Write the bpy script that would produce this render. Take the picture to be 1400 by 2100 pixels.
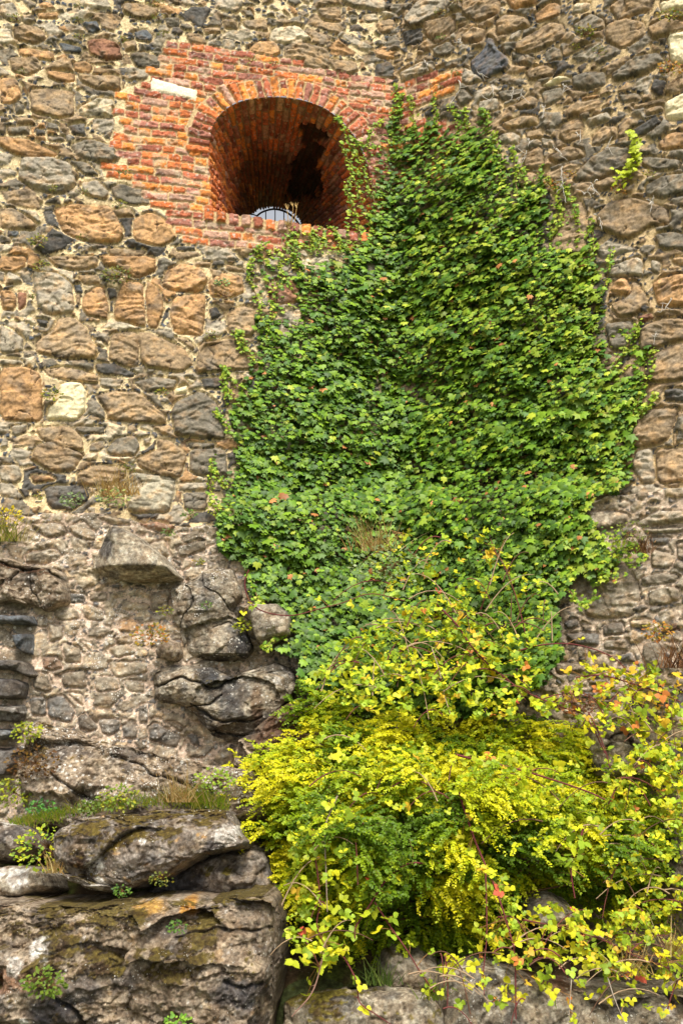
import bpy, math
import numpy as np
from math import radians as R

for o in list(bpy.data.objects): bpy.data.objects.remove(o)
SC = bpy.context.scene
COL = SC.collection
rng = np.random.default_rng(7)

# ------------------------------------------------------------ camera
F = 2040.0; PITCH = R(11.1)
cam_d = bpy.data.cameras.new('camera'); cam = bpy.data.objects.new('camera', cam_d); COL.objects.link(cam)
cam_d.sensor_fit = 'VERTICAL'; cam_d.sensor_height = 36; cam_d.lens = F/2100*36
cam_d.clip_start = .05; cam_d.clip_end = 2000
cam.location = (0, 0, 0); cam.rotation_euler = (R(90)+PITCH, 0, 0)
SC.camera = cam

# ------------------------------------------------------------ world, sun, exposure
SUN_EL, SUN_AZ = R(54), R(172)      # azimuth clockwise from +Y: behind the camera, to its right
world = bpy.data.worlds.new('World'); SC.world = world; world.use_nodes = True
nt = world.node_tree; nt.nodes.clear()
sky = nt.nodes.new('ShaderNodeTexSky'); sky.sky_type = 'NISHITA'; sky.sun_disc = False
sky.sun_elevation = SUN_EL; sky.sun_rotation = SUN_AZ; sky.dust_density = 4; sky.air_density = 1.2
hs = nt.nodes.new('ShaderNodeHueSaturation'); hs.inputs['Saturation'].default_value = .25
bg = nt.nodes.new('ShaderNodeBackground'); bg.inputs['Strength'].default_value = .125
wo = nt.nodes.new('ShaderNodeOutputWorld')
nt.links.new(sky.outputs[0], hs.inputs['Color']); nt.links.new(hs.outputs[0], bg.inputs[0]); nt.links.new(bg.outputs[0], wo.inputs[0])
sl = bpy.data.lights.new('sun', 'SUN'); sl.energy = 2.8; sl.angle = R(14); sl.color = (1, .95, .87)
so = bpy.data.objects.new('sun', sl); COL.objects.link(so)
so.rotation_euler = (R(90)-SUN_EL, 0, math.pi-SUN_AZ)   # the lamp's -Z runs from the sun to the scene
SC.view_settings.view_transform = 'Standard'; SC.view_settings.look = 'None'
SC.view_settings.exposure = .6; SC.view_settings.gamma = 1
SC.cycles.max_bounces = 6; SC.cycles.transparent_max_bounces = 4
SC.cycles.use_denoising = True

# ------------------------------------------------------------ maths
CP, SP = math.cos(PITCH), math.sin(PITCH)
def rays(px, py):
    a = (np.asarray(px, float)-700)/F; b = (1050-np.asarray(py, float))/F
    return np.stack([a, CP-b*SP, SP+b*CP], -1)
def at(px, py, y):
    d = rays(px, py); return d*(np.asarray(y)/d[..., 1])[..., None]
_p = np.random.default_rng(3).permutation(512)
def hsh(*a):
    h = np.zeros(np.shape(a[0]), np.int64)
    for i, x in enumerate(a): h = _p[(h + np.asarray(x).astype(np.int64)*(1+2*i)+17*i) & 511]
    return h
def rnd(*a): return (hsh(*a)*512+hsh(*[x+5 for x in a]))/262144.
_g = np.random.default_rng(4).normal(size=(512, 2)); _g /= np.linalg.norm(_g, axis=1)[:, None]
def noise(x, y, s=0):
    x = np.asarray(x, float)+s*7.31; y = np.asarray(y, float)+s*3.77
    xi = np.floor(x); yi = np.floor(y); fx = x-xi; fy = y-yi
    xi = xi.astype(np.int64); yi = yi.astype(np.int64)
    u = fx*fx*fx*(fx*(fx*6-15)+10); v = fy*fy*fy*(fy*(fy*6-15)+10)
    def g(i, j):
        k = _p[(_p[(xi+i) & 511]+yi+j) & 511]; return _g[k, 0]*(fx-i)+_g[k, 1]*(fy-j)
    a, b, c, d = g(0, 0), g(1, 0), g(0, 1), g(1, 1)
    return 1.5*((a+(b-a)*u)*(1-v)+(c+(d-c)*u)*v)
def fbm(x, y, s=0, o=4, gain=.5):
    r = 0; a = 1; t = 0
    for i in range(o):
        r = r+a*noise(x, y, s+i*11.3); t += a; a *= gain; x = x*2.03; y = y*2.03
    return r/t*1.4
def ss(a, b, x):
    t = np.clip((x-a)/(b-a), 0, 1); return t*t*(3-2*t)
def lin(c):
    c = np.asarray(c, float)/255.; return np.where(c <= .04045, c/12.92, ((c+.055)/1.055)**2.4)
def mix(a, b, t):
    t = np.asarray(t)[..., None]; return a*(1-t)+b*t
def worley(U, V, cell, seed, sx=1., jit=.9):
    x = U/(cell*sx); y = V/cell; xi = np.floor(x); yi = np.floor(y)
    b1 = np.full(U.shape, 9.); b2 = np.full(U.shape, 9.)
    c1 = np.zeros(U.shape+(2,)); c2 = np.zeros(U.shape+(2,)); idx = np.zeros(U.shape, np.int64)
    for i in (-1, 0, 1):
        for j in (-1, 0, 1):
            a, b = (xi+i).astype(np.int64), (yi+j).astype(np.int64)
            cx = a+.5+jit*(rnd(a, b, a*0+seed)-.5); cy = b+.5+jit*(rnd(b, a, a*0+seed+9)-.5)
            d = np.hypot(cx-x, cy-y); k = hsh(a, b, a*0+seed+31)*512+hsh(b, a, a*0+seed+77)
            m1 = d < b1; m2 = (~m1) & (d < b2)
            b2 = np.where(m1, b1, np.where(m2, d, b2))
            c2 = np.where(m1[..., None], c1, np.where(m2[..., None], np.stack([cx, cy], -1), c2))
            b1 = np.where(m1, d, b1); c1 = np.where(m1[..., None], np.stack([cx, cy], -1), c1); idx = np.where(m1, k, idx)
    e = (b2**2-b1**2)/(2*np.maximum(np.linalg.norm(c2-c1, axis=-1), .2))
    return b1*cell, e*cell, idx, c1*np.array([cell*sx, cell])
def chaikin(P, n=1):
    P = np.asarray(P, float)
    for _ in range(n):
        Q = np.roll(P, -1, 0); P = np.stack([P*.87+Q*.13, P*.13+Q*.87], 1).reshape(-1, 2)
    return P
def polysd(P, X, Y):
    """signed distance, positive inside"""
    d = np.full(X.shape, 1e9); ins = np.zeros(X.shape, bool); n = len(P)
    for i in range(n):
        ax, ay = P[i]; bx, by = P[(i+1) % n]
        ex, ey = bx-ax, by-ay; wx, wy = X-ax, Y-ay
        t = np.clip((wx*ex+wy*ey)/(ex*ex+ey*ey+1e-12), 0, 1)
        d = np.minimum(d, (wx-ex*t)**2+(wy-ey*t)**2)
        c = ((ay > Y) != (by > Y)) & (X < (bx-ax)*(Y-ay)/((by-ay) if abs(by-ay) > 1e-9 else 1e-9)+ax)
        ins ^= c
    return np.where(ins, 1, -1)*np.sqrt(d)
def linedist(P, X, Y):
    d = np.full(X.shape, 1e9); s = np.zeros(X.shape); L = 0.
    for (ax, ay), (bx, by) in zip(P[:-1], P[1:]):
        ex, ey = bx-ax, by-ay; l = math.hypot(ex, ey)
        t = np.clip(((X-ax)*ex+(Y-ay)*ey)/(l*l+1e-12), 0, 1)
        q = np.hypot(X-ax-ex*t, Y-ay-ey*t); m = q < d
        d = np.where(m, q, d); s = np.where(m, L+t*l, s); L += l
    return d, s

# ------------------------------------------------------------ object helpers
def tag(o, label=None, cat=None, group=None, kind=None):
    if label: o['label'] = label
    if cat: o['category'] = cat
    if group: o['group'] = group
    if kind: o['kind'] = kind
    return o
def empty(name, loc, label, cat, group=None):
    o = bpy.data.objects.new(name, None); COL.objects.link(o); o.location = [float(c) for c in loc]; o.empty_display_size = .1
    return tag(o, label, cat, group)
def mesh(name, V, Fc, mat, parent=None, col=None, smooth=True):
    """Fc: (n,3) or (n,4) int array; world coordinates; origin kept at the parent"""
    V = np.asarray(V, np.float32)
    off = np.array(parent.location) if parent is not None else np.zeros(3)
    pp = parent
    while pp is not None and pp.parent is not None:
        pp = pp.parent; off = off+np.array(pp.location)
    if parent is None: off = V.mean(0); 
    me = bpy.data.meshes.new(name)
    k = Fc.shape[1]
    me.vertices.add(len(V)); me.vertices.foreach_set('co', (V-off).astype(np.float32).ravel())
    me.loops.add(len(Fc)*k); me.loops.foreach_set('vertex_index', Fc.astype(np.int32).ravel())
    me.polygons.add(len(Fc)); me.polygons.foreach_set('loop_start', np.arange(0, len(Fc)*k, k, dtype=np.int32))
    me.polygons.foreach_set('loop_total', np.full(len(Fc), k, np.int32))
    me.polygons.foreach_set('use_smooth', np.full(len(Fc), smooth))
    me.update(calc_edges=True)
    if col is not None:
        a = me.color_attributes.new('Col', 'FLOAT_COLOR', 'POINT')
        c = np.ones((len(V), 4), np.float32); c[:, :3] = np.clip(col, 0, 1); a.data.foreach_set('color', c.ravel())
        al = me.attributes.new('Lichen', 'FLOAT', 'POINT'); al.data.foreach_set('value', np.full(len(V), LICH[0], np.float32))
    me.materials.append(mat)
    o = bpy.data.objects.new(name, me); COL.objects.link(o)
    if parent is not None: o.parent = parent
    else: o.location = [float(c) for c in off]
    return o
LICH = [0.]
def grid_mesh(name, P, keep, mat, parent, col, flip=False):
    ny, nx = P.shape[:2]; I = np.arange(ny*nx).reshape(ny, nx)
    q = np.stack([I[:-1, :-1], I[:-1, 1:], I[1:, 1:], I[1:, :-1]], -1)
    if keep is not None: q = q[keep[:-1, :-1] & keep[:-1, 1:] & keep[1:, 1:] & keep[1:, :-1]]
    q = q.reshape(-1, 4)
    if flip: q = q[:, ::-1]
    used, inv = np.unique(q, return_inverse=True)
    return mesh(name, P.reshape(-1, 3)[used], inv.reshape(-1, 4), mat, parent, col.reshape(-1, 3)[used])
def catmull(P, n=6):
    P = np.asarray(P, float)
    if len(P) < 3: return np.array([P[0]+(P[-1]-P[0])*t for t in np.linspace(0, 1, n+1)])
    Q = np.vstack([2*P[0]-P[1], P, 2*P[-1]-P[-2]]); out = []
    for i in range(1, len(Q)-2):
        for t in np.arange(n)/n:
            a, b, c, d = Q[i-1:i+3]
            out.append(.5*((2*b)+(c-a)*t+(2*a-5*b+4*c-d)*t*t+(3*b-a-3*c+d)*t**3))
    out.append(P[-1]); return np.array(out)
class Buf:
    def __init__(s): s.V = []; s.F = []; s.C = []; s.n = 0
    def add(s, V, Fc, C):
        V = np.asarray(V, float); s.V.append(V); s.F.append(np.asarray(Fc)+s.n)
        s.C.append(np.broadcast_to(C, V.shape)); s.n += len(V)
    def tube(s, P, r0, r1, col, k=5):
        P = np.asarray(P, float); n = len(P); T = np.gradient(P, axis=0); T /= np.linalg.norm(T, axis=1)[:, None]+1e-9
        ref = np.array([.3, .9, .2]); A = np.cross(T, ref); A /= np.linalg.norm(A, axis=1)[:, None]+1e-9; B = np.cross(T, A)
        r = np.linspace(r0, r1, n)[:, None, None]; th = np.arange(k)/k*2*math.pi
        V = P[:, None]+r*(A[:, None]*np.cos(th)[None, :, None]+B[:, None]*np.sin(th)[None, :, None])
        I = np.arange(n*k).reshape(n, k); J = np.roll(I, -1, 1)
        f = np.stack([I[:-1], J[:-1], J[1:], I[1:]], -1).reshape(-1, 4)
        f = np.vstack([f[:, [0, 1, 2]], f[:, [0, 2, 3]]])
        s.add(V.reshape(-1, 3), f, col)
    def build(s, name, mat, parent=None, smooth=True):
        if not s.V: return None
        return mesh(name, np.vstack(s.V), np.vstack(s.F), mat, parent, np.vstack(s.C), smooth)
def scatter(tv, tf, pos, nrm, tip, size, col, buf, tipcol=None, bend=None):
    """place template tv (x side, y along the tip, z normal) at pos with normal nrm and tip direction"""
    n = nrm/np.linalg.norm(nrm, axis=1)[:, None]
    y = tip-(tip*n).sum(1)[:, None]*n; y /= np.linalg.norm(y, axis=1)[:, None]+1e-9; x = np.cross(y, n)
    T = np.broadcast_to(tv, (len(pos),)+tv.shape)*size[:, None, None]
    if bend is not None:
        T = T.copy(); T[..., 2] -= bend[:, None]*T[..., 1]**2/size[:, None]
    V = pos[:, None]+T[..., 0:1]*x[:, None]+T[..., 1:2]*y[:, None]+T[..., 2:3]*n[:, None]
    Fc = tf[None]+(np.arange(len(pos))*len(tv))[:, None, None]
    C = np.repeat(col, len(tv), 0)
    if tipcol is not None:
        w = np.tile(np.clip(tipcol, 0, 1), len(pos))[:, None]; C = C*w
    buf.add(V.reshape(-1, 3), Fc.reshape(-1, 3), C)
def norm(v): return v/np.linalg.norm(v, axis=-1, keepdims=True)

# ------------------------------------------------------------ materials
def mat_attr(name, rough=.9, bump=.4, fine=60., var=.35, transl=0., spec=.3, bdist=.01, spots=False, blotch=True):
    m = bpy.data.materials.new(name); m.use_nodes = True; t = m.node_tree; N = t.nodes; L = t.links
    b = N['Principled BSDF']; b.inputs['Roughness'].default_value = rough; b.inputs['Specular IOR Level'].default_value = spec
    a = N.new('ShaderNodeAttribute'); a.attribute_name = 'Col'
    g = N.new('ShaderNodeNewGeometry')
    if var > 0:
        n = N.new('ShaderNodeTexNoise'); n.inputs['Scale'].default_value = fine; n.inputs['Detail'].default_value = 5; n.inputs['Roughness'].default_value = .65
        L.new(g.outputs['Position'], n.inputs['Vector'])
        mr = N.new('ShaderNodeMapRange'); mr.inputs[1].default_value = .3; mr.inputs[2].default_value = .7
        mr.inputs[3].default_value = 1-var; mr.inputs[4].default_value = 1+var
        L.new(n.outputs[0], mr.inputs[0])
        vm = N.new('ShaderNodeVectorMath'); vm.operation = 'SCALE'
        L.new(a.outputs['Color'], vm.inputs[0]); L.new(mr.outputs[0], vm.inputs['Scale']); src = vm.outputs[0]
        if bump > 0:
            n2 = N.new('ShaderNodeTexNoise'); n2.inputs['Scale'].default_value = fine*1.4; n2.inputs['Detail'].default_value = 6; n2.inputs['Roughness'].default_value = .7
            L.new(g.outputs['Position'], n2.inputs['Vector'])
            bp = N.new('ShaderNodeBump'); bp.inputs['Strength'].default_value = bump; bp.inputs['Distance'].default_value = bdist
            L.new(n2.outputs[0], bp.inputs['Height']); L.new(bp.outputs[0], b.inputs['Normal'])
    else: src = a.outputs['Color']
    if spots:
        for sc3, lo3, dark3 in ((7., .50, (.30, .22, .15)), (21., .45, (.34, .26, .2))) if blotch else ((16., .40, (.4, .34, .28)),):
            nb = N.new('ShaderNodeTexNoise'); nb.inputs['Scale'].default_value = sc3; nb.inputs['Detail'].default_value = 7; nb.inputs['Roughness'].default_value = .68; L.new(g.outputs['Position'], nb.inputs['Vector'])
            m3 = N.new('ShaderNodeMapRange'); m3.inputs[1].default_value = lo3+.12; m3.inputs[2].default_value = lo3-.03; m3.inputs[3].default_value = .62; m3.inputs[4].default_value = 0; L.new(nb.outputs[0], m3.inputs[0])
            x3 = N.new('ShaderNodeMix'); x3.data_type = 'RGBA'; x3.blend_type = 'MULTIPLY'; x3.inputs[7].default_value = (*dark3, 1); L.new(m3.outputs[0], x3.inputs[0]); L.new(src, x3.inputs[6]); src = x3.outputs[2]
        la = N.new('ShaderNodeAttribute'); la.attribute_name = 'Lichen'
        for sc3, th in ((62., .33), (24., .24)):
            vo = N.new('ShaderNodeTexVoronoi'); vo.inputs['Scale'].default_value = sc3; L.new(g.outputs['Position'], vo.inputs['Vector'])
            nz = N.new('ShaderNodeTexNoise'); nz.inputs['Scale'].default_value = sc3*.09; nz.inputs['Detail'].default_value = 4; L.new(g.outputs['Position'], nz.inputs['Vector'])
            nf = N.new('ShaderNodeTexNoise'); nf.inputs['Scale'].default_value = sc3*3; L.new(g.outputs['Position'], nf.inputs['Vector'])
            # radius = th * lichen * patchiness * per-cell random
            pm = N.new('ShaderNodeMapRange'); pm.inputs[1].default_value = .42; pm.inputs[2].default_value = .62; L.new(nz.outputs[0], pm.inputs[0])
            sx = N.new('ShaderNodeSeparateColor'); L.new(vo.outputs['Color'], sx.inputs[0])
            def M(op, a_, b_):
                n_ = N.new('ShaderNodeMath'); n_.operation = op
                for k_, v_ in ((0, a_), (1, b_)):
                    if isinstance(v_, (int, float)): n_.inputs[k_].default_value = v_
                    else: L.new(v_, n_.inputs[k_])
                return n_.outputs[0]
            rad = M('MULTIPLY', M('MULTIPLY', M('MULTIPLY', la.outputs['Fac'], pm.outputs[0]), M('POWER', sx.outputs[0], 1.2)), th*2.2)
            dd = M('SUBTRACT', rad, M('ADD', vo.outputs['Distance'], M('MULTIPLY', M('SUBTRACT', nf.outputs[0], .5), .35)))
            fm = N.new('ShaderNodeMapRange'); fm.inputs[1].default_value = 0; fm.inputs[2].default_value = .08; fm.inputs[4].default_value = .85; L.new(dd, fm.inputs[0])
            mm = N.new('ShaderNodeMix'); mm.data_type = 'RGBA'; mm.inputs[7].default_value = (.66, .63, .56, 1); L.new(fm.outputs[0], mm.inputs[0]); L.new(src, mm.inputs[6]); src = mm.outputs[2]
    L.new(src, b.inputs['Base Color'])
    if transl > 0:
        tr = N.new('ShaderNodeBsdfTranslucent'); mx = N.new('ShaderNodeMixShader'); mx.inputs[0].default_value = transl
        L.new(src, tr.inputs[0]); L.new(b.outputs[0], mx.inputs[1]); L.new(tr.outputs[0], mx.inputs[2])
        L.new(mx.outputs[0], N['Material Output'].inputs[0])
    return m
M_stone = mat_attr('weathered_masonry', .92, .55, 55, .3, bdist=.012)
M_rock = mat_attr('lichen_rock', .88, .8, 38, .42, bdist=.02, spots=True)
M_foot = mat_attr('lichened_masonry', .9, .7, 45, .36, bdist=.015, spots=True, blotch=False)
M_brick = mat_attr('old_brick', .9, .5, 70, .28, bdist=.008)
M_leaf = mat_attr('ivy_leaf', .5, 0, 30, .16, .14, .3)
M_gold = mat_attr('golden_leaf', .5, 0, 30, .12, .3, .3)
M_stem = mat_attr('woody_stem', .75, 0, 80, .25)
M_dry = mat_attr('dry_grass', .8, 0, 60, .2, .2)
M_iron = mat_attr('painted_iron', .5, 0, 40, .1)

# ------------------------------------------------------------ wall frames
CORNER = np.array([(815-700)/F*9.5, 9.5, 0.])
aL, aR = R(77), R(57.5)
class Frame:
    def __init__(s, O, u, n, v=(0, 0, 1)): s.O = np.array(O, float); s.u = np.array(u, float); s.n = np.array(n, float); s.v = np.array(v, float)
    def P(s, U, V, H): return s.O+U[..., None]*s.u+V[..., None]*s.v+H[..., None]*s.n
    def t(s, d): return (s.O@s.n)/(d@s.n)
    def uv(s, px, py):
        d = rays(px, py); p = d*s.t(d)[..., None]-s.O; return np.stack([p@s.u, p@s.v], -1)
LW = Frame(CORNER, (math.sin(aL), math.cos(aL), 0), (math.cos(aL), -math.sin(aL), 0))
RW = Frame(CORNER, (math.sin(aR), -math.cos(aR), 0), (-math.cos(aR), -math.sin(aR), 0))
def shifted(f, d): return Frame(f.O+f.n*d, f.u, f.n, f.v)

CLS = {'B': (164, 140, 108), 'O': (186, 146, 102), 'G': (132, 123, 106), 'D': (90, 87, 82), 'S': (98, 102, 104), 'W': (240, 224, 182),
       'P': (174, 162, 140), 'R': (150, 108, 84), 'X': (92, 94, 98), 'Z': (192, 182, 156), 'Y': (196, 182, 154)}
def parse(txt, ox, oy, sc=.5):
    out = []
    for ln in txt.strip().splitlines():
        ln = ln.split()
        if not ln: continue
        out.append((ln[0], [(ox+float(a)*sc, oy+float(b)*sc) for a, b in (q.split(',') for q in ln[1:])]))
    return out
STL = parse('''
B 505,15 600,15 655,35 640,75 560,78 505,50
G 675,75 735,70 740,105 690,112
B 55,115 110,100 180,120 195,160 140,182 60,160
P 80,60 140,62 150,90 100,98
S 335,90 400,85 415,125 365,138
S 240,170 330,190 340,220 260,215
R 358,165 430,152 490,180 507,240 440,252 368,220
O 75,190 225,215 220,250 78,225
B 38,238 150,232 178,275 120,312 50,290
O 300,260 350,250 385,270 370,300 308,292
O 188,290 310,295 312,332 240,338 195,312
B 325,308 495,308 500,372 400,367 335,337
O 0,315 70,322 92,390 60,422 0,422
B 122,370 200,358 302,373 307,470 240,487 128,457
Y 320,440 400,403 470,408 472,482 330,477
G 58,420 105,430 100,462 65,467
S 0,470 40,485 30,500 0,500
D 280,512 350,503 352,557 298,552
O 0,563 110,568 242,625 222,642 80,642 0,600
G 288,590 360,568 470,600 492,652 430,674 318,642
P 88,650 200,643 287,665 322,745 270,797 150,782 73,732
P 333,750 400,733 452,790 430,822 343,792
G 453,770 500,753 602,780 622,837 540,842 468,812
G 278,655 360,665 412,720 348,717
O 218,850 300,833 462,850 512,960 480,1002 350,992 258,952
O 543,900 620,868 702,920 727,980 660,1012 548,982
B 0,850 60,853 152,920 140,942 0,937
B 458,860 540,853 557,892 468,887
G 0,960 45,973 40,997 0,997
S 28,945 80,948 75,972 28,970
B 1298,35 1400,22 1400,92 1320,82
Y 1118,110 1220,103 1282,165 1200,192 1108,162
B 988,85 1090,78 1102,130 1008,112
O 1018,200 1060,168 1130,173 1152,215 1120,242 1028,227
B 1163,190 1200,168 1347,198 1352,282 1300,287 1168,252
B 908,80 970,83 977,120 928,117
G 533,222 600,213 672,240 662,277 558,277
S 548,130 600,118 632,150 610,172 558,162
B 758,138 830,138 852,180 788,187
O 150,52 240,52 235,75 160,75
B 185,655 250,665 330,720 310,735
D 145,530 185,528 190,552 150,555
G 190,500 240,505 245,535 195,530
G 195,555 265,560 270,578 200,580
B 60,480 140,485 150,512 70,510
G 30,520 120,515 125,552 35,550
B 505,170 560,165 565,205 515,210
P 910,160 960,165 970,195 920,210
D 915,75 970,90 975,118 930,112
G 985,40 1030,45 1050,78 1010,72
B 830,115 900,110 910,135 840,138
D 720,1010 800,1005 800,1025 730,1030
B 440,1020 600,1022 590,1050 450,1050
P 60,10 0,20 0,60 70,95 90,80
''', 0, 0)
STL += parse('''
P -20,-40 140,-40 185,20 170,47 60,32 0,10
Y 85,60 140,53 157,85 100,92
B 138,95 190,78 242,90 240,132 158,137
O 128,200 180,188 242,215 240,252 150,237
B -60,240 60,250 72,290 20,312 -20,300
D 138,265 190,250 222,290 217,342 138,332
S 173,145 225,150 232,170 180,167
G 30,60 65,60 65,95 35,95
G 170,20 240,10 240,40 180,45
''', 700, 0)
STL += parse('''
O 0,0 107,0 107,40 60,67 0,60
B 188,0 402,0 402,45 310,62 228,40
O 408,0 642,0 642,60 560,92 478,50 428,40
P 128,65 230,68 292,110 307,180 300,237 190,242 153,200
O 338,160 400,118 430,130 447,200 442,262 360,242 338,215
O 468,200 508,103 587,103 600,262 595,290 560,282 468,257
O 600,103 640,125 675,180 668,235 642,300 607,290 602,200
O 663,120 680,58 750,28 822,50 857,100 820,152 700,142
O 693,240 713,168 842,155 842,240 832,327 718,317
D 438,125 480,133 482,170 450,182
O 0,138 50,140 72,175 60,222 8,217
R 72,145 112,150 107,200 75,222
B 143,350 220,300 238,253 300,248 352,290 402,390 390,422 240,422 148,392
P 0,278 60,308 102,340 92,390 0,402
B 448,370 458,320 548,308 568,320 572,450 520,457 448,425
B 566,310 620,313 762,380 792,440 740,477 582,452
Y 0,418 90,425 100,445 0,450
B 798,482 818,358 960,338 1002,370 1072,430 1052,462 900,472
O 853,100 900,68 990,80 1002,150 940,172 863,165
B 928,230 1000,198 1052,220 1042,332 938,322
D 853,215 890,208 912,240 870,267
O 0,458 100,453 162,475 177,560 172,682 0,672
B 178,458 280,453 402,490 402,522 300,512 198,492
W 248,525 280,518 335,522 357,560 352,630 312,677 188,672 200,620 238,600
D 388,443 470,438 562,480 540,497 398,482
P 408,495 512,505 490,542 413,537
G 543,515 640,493 727,510 712,552 598,557
B 388,570 460,553 572,560 682,660 682,692 440,672 438,640
G 703,640 718,600 830,548 902,610 932,700 922,757 718,737
D 823,500 900,498 922,530 900,547 838,542
B 148,698 290,698 342,750 342,798 250,785 158,745
B 128,830 150,775 200,758 352,808 300,882 220,887 128,832
G 368,770 420,753 432,780 400,802 368,802
G 433,800 480,743 562,738 572,780 552,822 458,817
B 558,830 640,798 650,753 702,758 772,820 740,907 660,902 568,862
G 778,790 920,788 932,850 937,912 778,892
G 768,765 880,768 882,788 778,788
Z 538,885 722,903 717,980 692,1052 528,1052 518,960
B 318,890 400,853 522,870 522,902 450,942 318,942
D 178,945 352,938 372,990 300,1045 200,1032
P 728,930 857,928 852,962 738,962
G 748,970 852,968 852,1042 758,1042
O 123,900 200,898 232,920 140,932
P 43,700 110,688 112,722 60,742
G 308,700 430,698 432,727 323,727
P 0,858 80,858 92,910 60,932 0,922
P 0,930 60,933 102,1000 0,982
W 718,545 770,528 772,560 723,567
W 763,500 800,513 782,527
B 315,75 400,78 415,110 350,118
D 150,255 200,265 195,290 160,285
P 30,60 80,80 100,110 20,120
B 860,50 915,60 910,88 870,85
B 715,330 760,335 800,370 790,385
B 960,520 1040,560 1000,640 940,600
S 300,120 335,118 340,150 315,155
B 800,20 870,25 860,45 800,38
B 925,30 990,50 1015,65 930,60
P 1085,10 1150,0 1200,30 1180,75 1095,70
R 1090,110 1180,85 1230,130 1220,190 1110,200
''', 0, 525)
STR = parse('''
P 255,90 310,8 360,-30 432,-20 422,50 300,122
B 338,100 440,63 467,80 467,127 390,182 343,142
B 493,0 650,-10 642,60 560,92 498,62
O 668,-10 807,-10 790,22 700,40
B 628,90 680,53 762,75 772,107 690,132 638,147
O 788,60 860,8 892,15 892,62 800,97
B 708,190 760,148 860,83 907,100 912,147 830,202 718,227
G 943,100 1020,53 1072,80 1077,117 960,142
B 1098,30 1160,-10 1282,-10 1262,42 1130,87
B 1083,110 1160,78 1242,90 1242,142 1150,202 1083,167
B 1248,120 1330,68 1420,90 1400,127 1280,162
G 1103,310 1200,233 1300,213 1322,250 1230,312 1120,332
X 522,250 583,200 600,153 620,158 640,205 688,240 682,287 585,327 530,292
P 488,330 500,270 582,325 520,347
B 488,150 540,108 592,120 572,172 500,177
G 373,200 440,168 467,195 440,227 380,232
P 233,300 320,253 382,250 372,292 250,337
G 828,215 870,188 902,205 897,242 840,252
B 753,290 830,263 877,280 860,312 770,332
G 693,210 760,223 792,240 780,272 700,262
G 943,320 1010,293 1082,293 1082,347 1000,372 948,362
W 818,352 900,308 942,320 860,352
D 1263,370 1280,318 1332,330 1312,402
W 1333,140 1420,125 1420,270 1348,252
W 1318,420 1420,375 1420,490 1330,492
W 1298,10 1420,-10 1420,30 1310,47
G 818,375 905,358 907,402 828,442
B 708,430 770,388 802,400 792,442 720,447
P 998,490 1090,458 1102,490 1020,522
B 648,510 740,473 802,480 802,512 680,532
B 898,520 960,478 992,500 982,562 920,587 893,562
B 1023,560 1070,513 1127,520 1127,562 1060,592 1023,592
D 1178,540 1290,478 1312,500 1260,542 1170,577
O 1293,590 1340,543 1420,543 1420,602 1310,617
G 938,735 1020,648 1100,598 1180,608 1187,680 1080,732 960,747
B 848,650 920,598 987,610 992,642 880,672
B 738,640 820,598 827,692 750,697
B 748,540 820,528 822,562 760,572
P 813,565 870,568 872,602 830,602
G 1228,640 1320,648 1392,660 1380,692 1300,702 1230,682
G 1243,760 1320,718 1420,713 1420,792 1320,812 1248,802
B 1043,900 1100,828 1200,808 1332,850 1350,915 1260,932 1170,985 1060,942
G 1283,960 1350,948 1420,960 1420,1022 1300,1022
B 878,850 980,818 1007,880 1002,1050 860,1050
B 1028,750 1110,723 1132,760 1060,787
G 463,390 500,363 542,400 490,442
P 638,560 700,538 732,560 720,592 640,587
G 640,380 740,360 760,385 660,420
G 1130,390 1210,380 1230,410 1150,420
B 1190,430 1320,405 1330,425 1200,445
B 1240,450 1310,430 1320,455 1250,475
Y 955,10 1020,10 1010,40 940,60
O 980,400 1050,385 1055,400 985,412
P 560,420 640,400 640,450 560,470
B 720,700 800,710 790,760 730,770
G 830,880 860,860 880,900 860,930
''', 700, 0)
STR += parse('''
P 1073,50 1212,3 1232,20 1232,82 1150,87 1078,82
O 1083,190 1108,108 1150,88 1175,100 1185,150 1170,160 1100,165
B 1190,100 1212,108 1262,190 1200,247 1138,252 1100,200 1180,165
O 1268,120 1310,88 1420,70 1420,212 1300,207
R 1208,250 1270,230 1282,252 1230,277
G 1078,280 1180,263 1212,300 1202,372 1108,392
B 1223,300 1300,258 1420,250 1420,342 1300,372 1228,402
B 1243,500 1258,420 1340,368 1420,350 1420,502 1300,522
D 1318,550 1380,538 1420,560 1420,597 1328,597
B 1188,740 1228,630 1387,618 1342,742 1300,777 1198,782
P 1188,860 1208,800 1270,785 1285,930 1230,932 
B 1278,790 1420,783 1420,922 1295,932
P 1268,10 1312,28 1302,72 1268,62
D 1230,200 1258,205 1250,232 1225,230
B 1355,730 1370,725 1370,775 1358,780
B 1350,10 1420,0 1420,45 1360,30
''', 700, 525)
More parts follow.
